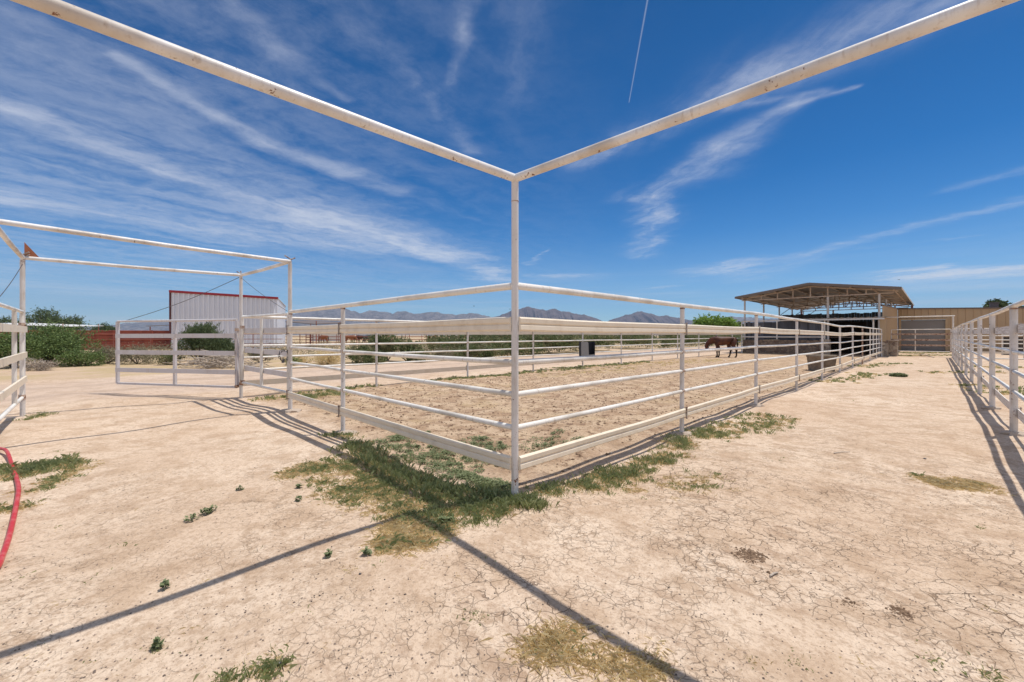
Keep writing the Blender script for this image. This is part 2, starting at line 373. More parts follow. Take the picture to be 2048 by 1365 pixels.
    def crack(scale, wd):
        v = t.node('ShaderNodeTexVoronoi', feature='DISTANCE_TO_EDGE'); t.put(v.inputs['Vector'], wv); v.inputs['Scale'].default_value = scale
        return t.ramp(v.outputs['Distance'], wd*.2, wd, 1, 0)
    cm1 = t.ramp(t.noise(p, .75, 4, .6), .42, .60); cm2 = t.ramp(t.noise(p, 1.9, 4, .6), .42, .58)
    outpen = t.m('SUBTRACT', 1.0, pen)
    nearc = t.ramp(dist, 9, 3.0)
    cr = t.m('MAXIMUM', t.m('MULTIPLY', crack(7.5, .020), cm1), t.m('MULTIPLY', t.m('MULTIPLY', crack(17, .035), cm2), .55))
    cr = t.m('MULTIPLY', t.m('MULTIPLY', cr, outpen), nearc)
    cr = t.m('MULTIPLY', t.m('MULTIPLY', cr, t.ramp(t.noise(p, 9, 3), .35, .55)), t.ramp(px_, -1.6, .5, .40, 1.0))
    c = t.mix(t.m('MULTIPLY', cr, .78), c, (.16, .095, .06))
    c = t.mix(t.m('MULTIPLY', t.ramp(t.noise(p, 48, 5, .75), .50, .62), .50), c, (.33, .22, .145))
    hgt = t.m('ADD', t.m('ADD', t.m('MULTIPLY', n_mid, .9), t.m('MULTIPLY', n_fine, t.m('MULTIPLY_ADD', pen, .9, .35))), t.m('MULTIPLY', cr, -.5))
    hgt = t.m('ADD', hgt, t.m('MULTIPLY', t.m('MULTIPLY', t.noise(p, 6, 4, .6), pen), 1.6))
    hgt = t.m('ADD', hgt, t.m('MULTIPLY', speck, .12))
    vd = t.node('ShaderNodeTexVoronoi', feature='F1'); t.put(vd.inputs['Vector'], t.vm('ADD', p, t.vm('SCALE', t.noise(p, 5, 3, out='Color'), .08))); vd.inputs['Scale'].default_value = 3.2
    rd = t.xyz(vd.outputs['Color']); dent = t.m('MULTIPLY', t.ramp(vd.outputs['Distance'], .10, .26, 1, 0), t.m('GREATER_THAN', rd[0], .72))
    dent = t.m('MULTIPLY', dent, t.ramp(t.noise(p, .7, 3), .45, .6))
    hgt = t.m('SUBTRACT', hgt, t.m('MULTIPLY', dent, .5))
    c = t.mix(t.m('MULTIPLY', dent, .28), c, (.34, .225, .145))
    setb(t, b, c, .95, .12, bump=hgt, bstr=.8, bdist=.045)
M['ground'] = mat('dry_dirt', f_ground)

def leafmat(name, c1, c2, c3=None, tr=.25):
    def fn(t, b):
        r = isl(t); c = t.mix(r, c1, c2)
        if c3: c = t.mix(t.ramp(t.noise(pos(t), 1.8, 3), .45, .62), c, c3)
        setb(t, b, c, .6, .25)
        tl = t.node('ShaderNodeBsdfTranslucent'); t.put(tl.inputs[0], c); ms = t.node('ShaderNodeMixShader'); ms.inputs[0].default_value = tr
        t.l.new(b.outputs[0], ms.inputs[1]); t.l.new(tl.outputs[0], ms.inputs[2])
        out = [n for n in t.n if n.type == 'OUTPUT_MATERIAL'][0]; t.l.new(ms.outputs[0], out.inputs[0])
    return mat(name, fn)
M['grass'] = leafmat('green_grass', (.23, .27, .10), (.44, .45, .22), tr=.45)
M['drygrass'] = leafmat('dry_grass', (.60, .46, .22), (.82, .69, .42), tr=.4)
M['weed'] = leafmat('weed_leaf', (.13, .16, .07), (.26, .29, .145))
M['mesquite'] = leafmat('mesquite_leaf', (.08, .13, .035), (.22, .29, .10))
M['tamarisk'] = leafmat('tamarisk_leaf', (.06, .09, .035), (.15, .19, .085))
M['sage'] = leafmat('sage_leaf', (.17, .16, .10), (.32, .28, .18))
M['scrub'] = leafmat('scrub_leaf', (.07, .10, .035), (.20, .24, .095), (.25, .23, .12))
M['lime'] = leafmat('bright_leaf', (.16, .27, .035), (.28, .40, .08))
M['darktree'] = leafmat('dark_leaf', (.05, .08, .03), (.14, .18, .08))
M['twig'] = leafmat('dry_twig', (.30, .24, .18), (.52, .45, .38), tr=0)
M['bark'] = mat('bark', lambda t, b: setb(t, b, t.mix(t.noise(pos(t), 12, 4), (.07, .05, .038), (.16, .125, .095)), .9, .2))
def f_pebble(t, b): setb(t, b, t.mix(isl(t), (.09, .07, .06), (.36, .27, .21)), .85, .2)
M['pebble'] = mat('pebbles', f_pebble)
M['clod'] = mat('soil_clods', lambda t, b: setb(t, b, t.mix(isl(t), (.15, .095, .06), (.33, .225, .15)), .95, .1))

def f_plank(c1, c2, c3):
    def fn(t, b):
        p = pos(t); x, y, z = t.xyz(p)
        n = t.noise(t.vec(t.m('MULTIPLY', x, 14), t.m('MULTIPLY', y, 14), t.m('MULTIPLY', z, 1.3)), 1.0, 5, .7)
        c = t.mix(isl(t), c1, c2); c = t.mix(t.ramp(n, .45, .7), c, c3)
        setb(t, b, c, .85, .2, bump=n, bstr=.4)
    return fn
M['plank'] = mat('weathered_planks', f_plank((.055, .058, .068), (.14, .145, .165), (.08, .075, .075)))
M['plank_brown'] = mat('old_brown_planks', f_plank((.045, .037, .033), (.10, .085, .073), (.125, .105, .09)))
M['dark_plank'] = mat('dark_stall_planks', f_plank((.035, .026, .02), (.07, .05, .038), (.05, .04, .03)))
def f_stone(c1, c2, mort):
    def fn(t, b):
        p = pos(t); wv = t.vm('ADD', p, t.vm('SCALE', t.noise(p, 3, 3, out='Color'), .15))
        v = t.node('ShaderNodeTexVoronoi', feature='F1'); t.put(v.inputs['Vector'], wv); v.inputs['Scale'].default_value = 4.5
        e = t.node('ShaderNodeTexVoronoi', feature='DISTANCE_TO_EDGE'); t.put(e.inputs['Vector'], wv); e.inputs['Scale'].default_value = 4.5
        ed = t.ramp(e.outputs['Distance'], .01, .09); r = t.xyz(v.outputs['Color'])[0]
        c = t.mix(r, c1, c2); c = t.mix(t.m('MULTIPLY', t.ramp(t.noise(p, 25, 4), .5, .7), .4), c, (.12, .09, .07)); c = t.mix(ed, mort, c)
        setb(t, b, c, .9, .2, bump=ed, bstr=.8, bdist=.03)
    return fn
M['stone'] = mat('brown_stone', f_stone((.19, .125, .09), (.33, .235, .165), (.15, .115, .09)))
M['stone_light'] = mat('light_rubble_stone', f_stone((.16, .11, .085), (.55, .45, .34), (.42, .35, .27)))
M['tan'] = mat('tan_sheet_metal', lambda t, b: setb(t, b, t.mix(t.noise(pos(t), .8, 4), (.43, .30, .17), (.50, .36, .215)), .45, .4))
M['tan_trim'] = mat('brown_roof_trim', lambda t, b: setb(t, b, (.16, .12, .095), .5, .4))
M['door_grey'] = mat('grey_roller_door', lambda t, b: setb(t, b, t.mix(t.noise(pos(t), 1.5, 3), (.235, .225, .215), (.285, .27, .255)), .5, .4))
M['roof_metal'] = mat('brown_roof_sheet', lambda t, b: setb(t, b, t.mix(t.noise(pos(t), .9, 4), (.20, .17, .145), (.27, .235, .20)), .5, .4))
M['roof_fascia'] = mat('roof_fascia', lambda t, b: setb(t, b, (.17, .135, .115), .55, .3))
M['truss'] = mat('rusty_cream_truss', paint(.56, (.50, .40, .31), .7, (.25, .15, .1)))
M['canopy_post'] = mat('grey_canopy_post', paint(.60, (.55, .52, .50), .5))
M['dark_red'] = mat('dark_red_steel', lambda t, b: setb(t, b, (.12, .035, .035), .6, .3))
M['dull_steel'] = mat('dull_steel', lambda t, b: setb(t, b, (.12, .10, .10), .6, .3))
M['shed_roof'] = mat('cream_corrugated', lambda t, b: setb(t, b, t.mix(t.noise(pos(t), 3, 4), (.50, .42, .34), (.68, .60, .50)), .55, .4))
M['white_sheet'] = mat('white_sheet_metal', lambda t, b: setb(t, b, t.mix(t.noise(pos(t), .5, 3), (.66, .68, .74), (.74, .76, .82)), .4, .5))
M['red_trim'] = mat('red_metal_trim', lambda t, b: setb(t, b, (.33, .025, .035), .45, .4))
def f_redpanel(t, b):
    p = pos(t); n = t.noise(p, 1.5, 5, .7)
    setb(t, b, t.mix(t.ramp(n, .35, .7), (.30, .075, .045), (.20, .045, .03)), .6, .3)
M['red_panel'] = mat('red_container_steel', f_redpanel)
M['red_pipe'] = mat('red_oxide_pipe', lambda t, b: setb(t, b, t.mix(t.noise(pos(t), 3, 4), (.30, .085, .06), (.38, .15, .11)), .6, .3))
M['white_plain'] = mat('white_metal', lambda t, b: setb(t, b, t.mix(t.noise(pos(t), 1.2, 3), (.62, .60, .57), (.70, .68, .65)), .5, .4))
M['void_shade'] = mat('painted_interior_shade', lambda t, b: setb(t, b, (.02, .018, .016), .9, .1))
M['bird'] = mat('bird_black', lambda t, b: setb(t, b, (.02, .02, .022), .7, .2))

# ---------------------------------------------------------------- ground: one fine-to-coarse sheet, the road takes its own cells of the same grid
def axis(n, h, far):
    k = np.linspace(-1, 1, n); s_ = math.asinh(far/h)
    return h*np.sinh(k*s_)
ga = axis(460, 5.0, 7200)
gbn = axis(460, 5.0, 7200)
gA, gB = np.meshgrid(ga, gbn, indexing='ij')
X = C0[0]+gA*U[0]+gB*V[0]; Y = C0[1]+gA*U[1]+gB*V[1]; Z = gz(X, Y)
n1_, n2_ = X.shape
idx = np.arange(n1_*n2_).reshape(n1_, n2_)
quads = np.stack([idx[:-1, :-1], idx[1:, :-1], idx[1:, 1:], idx[:-1, 1:]], -1).reshape(-1, 4)
bm_ = ((gB[:-1, :-1]+gB[1:, 1:])/2).ravel(); am_ = ((gA[:-1, :-1]+gA[1:, 1:])/2).ravel()
isroad = (bm_ > 9.9) & (bm_ < 16.4) & (np.abs(am_) < 120)
allv = np.stack([X.ravel(), Y.ravel(), Z.ravel()], -1)
def sheet(name, q):
    used, inv = np.unique(q, return_inverse=True)
    me = bpy.data.meshes.new(name); v = allv[used]
    me.vertices.add(len(v)); me.vertices.foreach_set('co', v.astype(np.float32).ravel())
    me.loops.add(q.size); me.loops.foreach_set('vertex_index', inv.ravel().astype(np.int32))
    me.polygons.add(len(q)); me.polygons.foreach_set('loop_start', np.arange(0, q.size, 4, dtype=np.int32)); me.polygons.foreach_set('loop_total', np.full(len(q), 4, dtype=np.int32))
    me.polygons.foreach_set('use_smooth', np.ones(len(q), dtype=bool))
    me.materials.append(M['ground']); me.update(calc_edges=True)
    o = bpy.data.objects.new(name, me); COL.objects.link(o); o['kind'] = 'structure'; return o
sheet('ground', quads[~isroad]); sheet('road', quads[isroad])

# ---------------------------------------------------------------- mountains
def ridge(name, prof, D, seed, depth, matr):
    r = np.random.default_rng(seed); xs = np.arange(prof[0][0], prof[-1][0]+.1, 2.0)
    ys = np.interp(xs, [p[0] for p in prof], [p[1] for p in prof])
    n = len(xs); hgt = (HOR+1.5-ys)*D/F
    def fbm(x, f0, o=5):
        s_ = 0; 
        for k in range(o): 
            ph = r.random(6)*6.28
            s_ = s_+sum(np.sin(x*f0*2**k*(1+.37*j)+ph[j]) for j in range(4))/(4*1.7**k)
        return s_
    hgt = np.maximum(hgt+fbm(xs, .11, 4)*np.maximum(hgt, 0)*.035, 2)
    rows = 26; vs = np.zeros((rows+6, n, 3))
    sp = fbm(xs, .20, 4); sp2 = fbm(xs, .55, 3)
    for j in range(rows+6):
        t = min(j/rows, 1.0)                                           # 0 foot, 1 crest
        prof_t = t**1.25
        spur = (sp*.5+sp2*.22)*math.sin(math.pi*t)*hgt*.32
        if j <= rows: dd = D-(1-t)*depth+spur*1.6; z = hgt*prof_t+spur*.10*(1-t)
        else: q = (j-rows)/6; dd = D+q*depth*.8; z = hgt*(1-q)
        vs[j, :, 0] = (xs-1024)/F*(D if j > 0 else D)*1.0+(sp*14*t*(1-t)); vs[j, :, 1] = dd; vs[j, :, 2] = z-(4 if j == 0 else 0)
    vs[:, :, 2] += (r.random((rows+6, n))-.5)*hgt[None, :]*.05*np.sin(np.pi*np.clip(np.arange(rows+6)/rows, 0, 1))[:, None]
    b = MB(); idn = np.arange((rows+6)*n).reshape(rows+6, n)
    q = np.stack([idn[:-1, :-1], idn[:-1, 1:], idn[1:, 1:], idn[1:, :-1]], -1).reshape(-1, 4)
    b.add(vs.reshape(-1, 3), q.tolist(), False)
    o = b.build(name, matr, kind='structure'); return o
def f_rock(c1, c2):
    def fn(t, b):
        p = pos(t); n = t.noise(p, .012, 6, .7); n2 = t.noise(p, .05, 5, .7)
        setb(t, b, t.mix(t.ramp(n, .35, .65), c1, c2), .95, .1, bump=n2, bstr=.9, bdist=22)
    return fn
M['rock_grey'] = mat('grey_rock', f_rock((.12, .105, .10), (.24, .21, .195)))
M['rock_brown'] = mat('brown_rock', f_rock((.10, .075, .07), (.17, .13, .12)))
ridge('hills', [(-400, 662), (-100, 655), (60, 654), (110, 657), (150, 652), (185, 656), (215, 655), (250, 648), (300, 645), (350, 643), (420, 641), (500, 638), (560, 635), (600, 640)], 5200, 3, 900, M['rock_grey'])
ridge('mountains', [(540, 640), (575, 632), (600, 626), (620, 622), (640, 621), (656, 618), (673, 615), (690, 619), (705, 624), (720, 627), (735, 624), (752, 624), (770, 625), (785, 629), (798, 624), (812, 625), (822, 628), (840, 629), (852, 626), (880, 627), (900, 630), (912, 632), (922, 630), (940, 628), (955, 629), (968, 632), (980, 636), (1000, 645), (1040, 660)], 5600, 11, 1200, M['rock_grey'])
ridge('mountains', [(960, 645), (985, 636), (1000, 633), (1012, 628), (1025, 622), (1040, 619), (1058, 615.5), (1072, 619), (1090, 621), (1110, 621), (1125, 623), (1140, 627), (1158, 630), (1175, 633), (1188, 637), (1200, 641), (1230, 655)], 4800, 5, 900, M['rock_brown'])
ridge('mountains', [(1190, 655), (1220, 642), (1235, 638), (1248, 632), (1262, 629), (1275, 626), (1285, 625), (1296, 628), (1308, 630), (1318, 634), (1328, 633), (1345, 635), (1358, 638), (1372, 640), (1390, 643), (1420, 648), (1440, 655)], 5000, 21, 900, M['rock_brown'])
ridge('hills', [(1380, 650), (1420, 641), (1450, 636), (1470, 635), (1490, 636), (1520, 638), (1600, 640), (1700, 644), (1900, 650), (2300, 655)], 5500, 31, 900, M['rock_grey'])

# ---------------------------------------------------------------- fences
BAND = [(0, -.060), (.010, -.055), (.020, -.046), (.018, -.012), (.006, 0), (.018, .012), (.020, .046), (.010, .055), (0, .060), (-.004, .060), (-.004, -.060)]
def P3(p, z): return (float(p[0]), float(p[1]), float(z))
def footing(parent, p, r, seed):
    rr = random.Random(seed); b = MB(); n = 14; z0 = g1(p); vs = []; rings = 4
    for j in range(rings):
        k = [1.0, .82, .5, .12][j]; z = [-.04, .022, .042, .046][j]
        for i in range(n):
            th = 2*math.pi*i/n; q = r*k*(1+.28*rr.uniform(-1, 1)*(1 if j < 2 else .3))*(1.5 if abs(math.cos(th)) > .7 else 1)
            vs.append((p[0]+q*math.cos(th), p[1]+q*math.sin(th), z0+z+rr.uniform(-.006, .006)))
    fs = [(j*n+i, j*n+(i+1) % n, (j+1)*n+(i+1) % n, (j+1)*n+i) for j in range(rings-1) for i in range(n)]
    fs.append(tuple((rings-1)*n+i for i in range(n)))
    b.add(vs, fs); return b.build('footing', M['concrete'], parent)
def fence(name, label, O, d, ts, side, tops=None, start=0.0, posts_from=0, r=.03, rr=.024, mats=('post', 'pipe', 'board'),
          rails=(1.17, .90, .62), boards=(1.49, .327), bsag=.0, foot=(), group=None, wob=.012, bars=10, cat='fence', startz=None, wear=None, lean=0):
    O = np.array(O, float); d = np.array(d, float); d = d/np.linalg.norm(d); sv = np.array([-d[1], d[0]])*side
    root = thing(name, label, cat, (O[0], O[1], 0), group); rnd = random.Random(label)
    if tops is None: tops = [1.81+rnd.uniform(-wob, wob) for _ in ts]
    T = [start]+list(ts) if start is not None else list(ts)
    H = [startz if startz is not None else 1.81]+list(tops) if start is not None else list(tops)
    pm = M[mats[0]]; rm = M[mats[1]]
    for i, t in enumerate(ts):
        p = O+d*t; b = MB(); z0 = g1(p); e = np.array([rnd.uniform(-lean, lean), rnd.uniform(-lean, lean)])
        b.tube([P3(p+e, z0-.25), P3(p, tops[i]-.012)], r, 14); b.build('post', M[wear[1]] if wear and wear[0] == i else pm, root)
        if i in foot: footing(root, p, .12, i+5)
        if i < 3:
            for lv in rails:
                b = MB(); q_ = lv+(tops[i]-1.81)*.6; b.tube([P3(p-d*(r+.010), q_), P3(p+d*(r+.010), q_)], rr+.003, 10); b.build('weld', M['weldrust'], root)
            b = MB(); b.tube([P3(p, tops[i]-.048), P3(p, tops[i]-.03)], r+.003, 12); b.build('weld', M['weldrust'], root)
    b = MB(); pts = []
    for i in range(len(T)-1):
        for k in range(4):
            q = k/4; h = H[i]+(H[i+1]-H[i])*(q*q*(3-2*q)); pts.append(P3(O+d*(T[i]+(T[i+1]-T[i])*q), h+.004*math.sin(3*q+i)))
    pts.append(P3(O+d*T[-1], H[-1])); b.tube(pts, .031, 16); b.build('top_rail', rm, root)
    for lv in rails:
        b = MB(); pts = []
        for i in range(len(T)-1):
            o0 = (H[i]-1.81)*.6; o1 = (H[i+1]-1.81)*.6; j = rnd.uniform(-.008, .008)
            for k in range(3): q = k/3; pts.append(P3(O+d*(T[i]+(T[i+1]-T[i])*q), lv+o0+(o1-o0)*q+(j*math.sin(math.pi*q))))
        pts.append(P3(O+d*T[-1], lv+(H[-1]-1.81)*.6)); b.tube(pts, rr, 12); b.build('rail', rm, root)
    for lv in boards:
        for i in range(len(T)-1):
            o0 = (H[i]-1.81)*.8; o1 = (H[i+1]-1.81)*.8; ph = rnd.uniform(0, 6)
            def sag(t, ph=ph): return (-bsag*math.sin(math.pi*t)+bsag*.5*math.sin(5*t+ph)*math.sin(math.pi*t), bsag*.7*math.sin(9*t+ph)*math.sin(math.pi*t))
            b = MB(); b.sweep(O+d*(T[i]+.012)+sv*.036, O+d*(T[i+1]-.012)+sv*.036, BAND, sv, lv+o0, lv+o1, bars, sag)
            b.build('board', M[mats[2]], root)
        b0 = []
        for i in range(1 if start is not None else 0, len(T)):
            o0 = (H[i]-1.81)*.8; b = MB(); p = O+d*T[i]+sv*.062
            b.beam(P3(p, lv+o0-.085), P3(p, lv+o0+.085), .018, .012, (sv[0], sv[1], 0))
            for zz in (-.07, .07): b.tube([P3(p-sv*.03, lv+o0+zz), P3(p+sv*.012, lv+o0+zz)], .007, 6)
            b.build('bracket', M['bracket'], root)
    return root
rl_ts = [3.31+3.44*i for i in range(10)]
rl_tp = [1.812, 1.826, 1.80, 1.785, 1.735, 1.785, 1.79, 1.785, 1.79, 1.79]
fence('pipe_fence', 'white pipe fence running from the tall centre post to the barn, its top rail dipping',
      C0, U, rl_ts, -1, rl_tp, startz=1.815, bsag=.007, foot=(0, 1), wear=(6, 'rusty'), lean=.01)
fence('pipe_fence', 'short white pipe fence between the tall centre post and the narrow chained gate',
      C0, V, [3.44, 5.69], 1, [1.815, 1.82], startz=1.815, bsag=.004, foot=(0,))
G1 = ab(0, 5.72); G2 = np.array([-6.0, 9.3]); G3 = np.array([-6.03, 4.86]); G4 = np.array([-8.39, 7.2])
fence('pipe_fence', 'white pipe fence beside the dirt road with a grey feeder hung on it',
      G2, U, [3.2*k for k in range(1, 11)]+[34.3], 1, foot=(4, 6), bsag=.004, mats=('post', 'pipe', 'board'), group=None)
fence('pipe_fence', 'white pipe fence along the right edge of the dirt alley with striped shadows',
      ab(-.1, -3.25), U, [.45, 3.55, 6.64, 9.75, 12.9, 16.1, 19.3, 22.5, 25.7, 28.9, 32.1, 35.2], -1, start=None, foot=(2, 3), bsag=.004, mats=('post', 'pipe', 'worn_board'), wob=.014, rr=.026, r=.040)
# cross fence behind the right fence
fence('pipe_fence', 'distant white pipe cross fence before dark stalls, right of the wide rusty gate',
      ab(36.5, -3.6), -V, [2.6*k for k in range(1, 8)], 1, rails=(1.37, 1.12, .9, .62), boards=(.34,), mats=('far_rail', 'far_rail', 'board'), r=.035, rr=.03)
fence('pipe_fence', 'low white single line of pipe crossing the dry grass behind the right fence',
      ab(26.0, -3.45), -V, [3.1*k for k in range(1, 6)], 1, rails=(), boards=(), tops=[.36]*5, startz=.36, mats=('far_rail', 'far_rail', 'board'))

# tall corner post with the two overhead beams
def overhead():
    r = thing('overhead_frame', 'tall white centre post with two overhead pipe beams spreading from its top', 'pipe frame', P3(C0, 0))
    b = MB(); b.tube([P3(C0, -.3), P3(C0, .45), P3(C0, 1.3), P3(C0, 2.685)], .030, 24); b.build('post', M['post'], r)
    b = MB()
    for z in (2.52,): b.tube([P3(C0, z-.004), P3(C0, z+.004)], .0325, 20)
    b.build('weld_seam', M['rusty'], r)
    H = 2.715
    E1 = ab(-3.35, 0); E2 = ab(0, -3.35)
    for E in (E1, E2):
        b = MB(); dd = (E-C0)/np.linalg.norm(E-C0); b.tube([P3(C0+dd*(-.02), H)]+[P3(C0+(E-C0)*k/6, H-.006*math.sin(math.pi*k/6)) for k in range(1, 6)]+[P3(E+dd*.03, H)], .0335, 24)
        b.build('beam', M['beam'], r)
        b = MB(); b.tube([P3(E, -.3), P3(E, H-.03)], .030, 16); b.build('post', M['post'], r)
    return r
overhead()

def pole_frame():
    r = thing('gate_frame', 'tall four post white pipe frame over the alley entrance beside the open gate', 'pipe frame', P3(G2, 0))
    for i, G in enumerate((G1, G2, G3, G4)):
        b = MB(); H = 2.70; b.tube([P3(G, -.3), P3(G, H)], .033 if i != 2 else .045, 20); b.build('post', M['post'], r)
        b = MB(); b.tube([P3(G, .30), P3(G, .36)], .040, 14); b.build('collar', M['rusty'], r)
    for A, B in ((G1, G3), (G2, G4), (G1, G2), (G3, G4)):
        b = MB(); H = 2.73; b.tube([P3(A, H), P3((A+B)/2, H-.012), P3(B, H)], .032, 18); b.build('beam', M['beam'], r)
    footing(r, G1, .14, 3)
    b = MB(); d = (G2-G4)/np.linalg.norm(G2-G4); n = np.array([-d[1], d[0]])*.004
    p = G4+d*.02
    tri = [P3(p, 2.76), P3(p+d*.17, 2.76), P3(p, 3.0)]
    vs = [(q[0]+n[0]*s_, q[1]+n[1]*s_, q[2]) for s_ in (-1, 1) for q in tri]
    b.add(vs, [(0, 1, 2), (5, 4, 3), (0, 3, 4, 1), (1, 4, 5, 2), (2, 5, 3, 0)]); b.build('corner_plate', M['rust_plate'], r)
    for G in (G1, G2, G4):
        b = MB()
        for k in range(3):
            an = random.uniform(0, 6); c = P3(G, 2.74+.02*k)
            b.tube([c, (c[0]+.09*math.cos(an), c[1]+.09*math.sin(an), c[2]+.05)], .012, 6)
        b.build('cable_clamp', M['bracket'], r)
    return r
pole_frame()

def flat(b, A, B, zA, zB, ht, side, off=.0, th=.02): 
    A, B = np.array(A), np.array(B); s_ = np.array(side)
    b.sweep(A, B, [(off, -ht/2), (off+th, -ht/2), (off+th, ht/2), (off, ht/2)], s_, zA, zB, 1)
def gate(label, A, B, mid, levels, top, bot, side, m='gate', bm='gate', boardth=.10, stile=.028, square=True, cat='gate', hinge=True):
    """A hinge side, B latch side (2d); mid list of fractions; levels board heights"""
    A, B = np.array(A, float), np.array(B, float); d = (B-A)/np.linalg.norm(B-A); sv = np.array([-d[1], d[0]])*side
    r = thing('pipe_gate', label, cat, P3(A, 0))
    b = MB(); b.tube([P3(A, top), P3(B, top-.012)], .026, 14); b.build('top_rail', M[m], r)
    for k, q in enumerate([0.0, 1.0]+list(mid)):
        p = A+(B-A)*q; b = MB()
        if square: b.beam(P3(p, bot), P3(p, top-.02), stile*2.1, stile*1.9, (sv[0], sv[1], 0))
        else: b.tube([P3(p, bot), P3(p, top-.02)], stile, 14)
        b.build('stile', M[m], r)
    b = MB()
    if square: b.beam(P3(A, bot), P3(B, bot), .05, .045)
    else: b.tube([P3(A, bot), P3(B, bot)], .026, 14)
    b.build('bottom_rail', M[m], r)
    for lv in levels:
        b = MB(); flat(b, A+d*.01, B-d*.01, lv, lv-.006, boardth, sv, stile+.004, .03); b.build('board', M[bm], r)
    if hinge:
        for z in (top-.22, bot+.02):
            b = MB(); b.tube([P3(A, z-.03), P3(A, z+.03)], stile*1.35+.006, 12); b.build('hinge', M['rusty'], r)
    return r
gate('wide grey pipe and board gate swung open on the left, held by a cable', (-6.13, 9.36), (-9.50, 10.12), [.50], (1.39, 1.0, .58), 1.745, .245, 1, 'gate')
dg = (G1-G2)/np.linalg.norm(G1-G2)
sg = gate('narrow white gate chained to the tall post in front of the corrugated shed', G2+dg*.09, G1-dg*.07, [.46], (1.50, 1.07, .68), 1.80, .36, 1, 'pipe', 'gate', square=False)
dg2 = (G4-G3)/np.linalg.norm(G4-G3)
gate('white pipe gate with three boards at the left edge, closed between two tall posts', G4-dg2*.10, G3+dg2*.08, [.33], (1.50, 1.07, .66), 1.80, .34, 1, 'pipe', 'board', square=False)
gA_, gB_ = ab(36.4, -.36), ab(36.4, -3.2)
eg = gate('wide rusty boarded gate closing the dirt alley before the grey roller door', gB_, gA_, [.58], (1.47, 1.10, .74), 1.79, .33, 1, 'far_rail', 'rusty', square=False, stile=.03, boardth=.11)
r = thing('gate_frame', 'rusty white pipe frame of tall post and header above the alley end gate', 'pipe frame', P3(gB_, 0))
for nm, A, B, mm in (('post', P3(ab(36.45, -3.38), -.3), P3(ab(36.45, -3.38), 1.9), 'rusty'), ('post', P3(ab(36.5, -3.30), 1.9), P3(ab(36.5, -3.30), 2.62), 'far_rail'), ('beam', P3(ab(36.5, -3.38), 2.64), P3(ab(36.5, .2), 2.64), 'far_rail')):
    b = MB(); b.tube([A, B], .045 if nm == 'post' else .035, 12); b.build(nm, M[mm], r)
b = MB(); b.box(P3(ab(36.5, .32), 2.60), .25, .3, .22, TH); b.build('end_cap', M['white_plain'], r)
# cables
def cable(label, pts, r=.006):
    b = MB(); b.tube(pts, r, 6); o = b.build('cable', M['cable']); tag(o, label, 'cable'); return o
def sagline(A, B, s_=.06, n=8): return [tuple(np.array(A)*(1-k/n)+np.array(B)*(k/n)+np.array([0, 0, -s_*math.sin(math.pi*k/n)])) for k in range(n+1)]
cable('long steel cable slanting from the tall post top down to the open gate', sagline(P3(G2, 2.70), (-9.28, 10.07, 1.745), .07))
cable('thin steel cable slanting from the tall post top down over the narrow chained gate', sagline(P3(G2+dg*.04, 2.66), P3(G1-dg*.12, 1.84), .03), .004)
cable('thin steel cable slanting down from the frame corner with the rust coloured plate', sagline(P3(G4, 2.62), P3(G3+dg2*.4, 1.82), .03), .005)
# chain and padlock on the narrow gate
r = thing('chain', 'steel chain looped round the latch side of the narrow white gate', 'chain', P3(G1, 1.0))
cc = np.array([*(G1-dg*.09+np.array([.0, -.06])), 1.10])
for k in range(16):
    an = k/16*2*math.pi; c = cc+np.array([.06*math.cos(an)-.03, .05*math.cos(an)-.02, -.09*math.sin(an)-.06])
    b = MB(); pts = []
    tilt = an+(math.pi/2 if k % 2 else 0)
    for j in range(9):
        q = j/8*2*math.pi; pts.append((c[0]+.017*math.cos(q)*math.cos(tilt), c[1]+.017*math.cos(q)*math.sin(tilt), c[2]+.024*math.sin(q)))
    b.tube(pts, .0045, 6); b.build('link', M['chain'], r)
b = MB(); b.box((cc[0]-.03, cc[1]-.05, .93), .045, .02, .05, .3); b.tube([(cc[0]-.045, cc[1]-.05, .95), (cc[0]-.045, cc[1]-.05, .985), (cc[0]-.03, cc[1]-.05, 1.0), (cc[0]-.015, cc[1]-.05, .985), (cc[0]-.015, cc[1]-.05, .95)], .005, 6)
b.build('padlock', M['chain'], r)

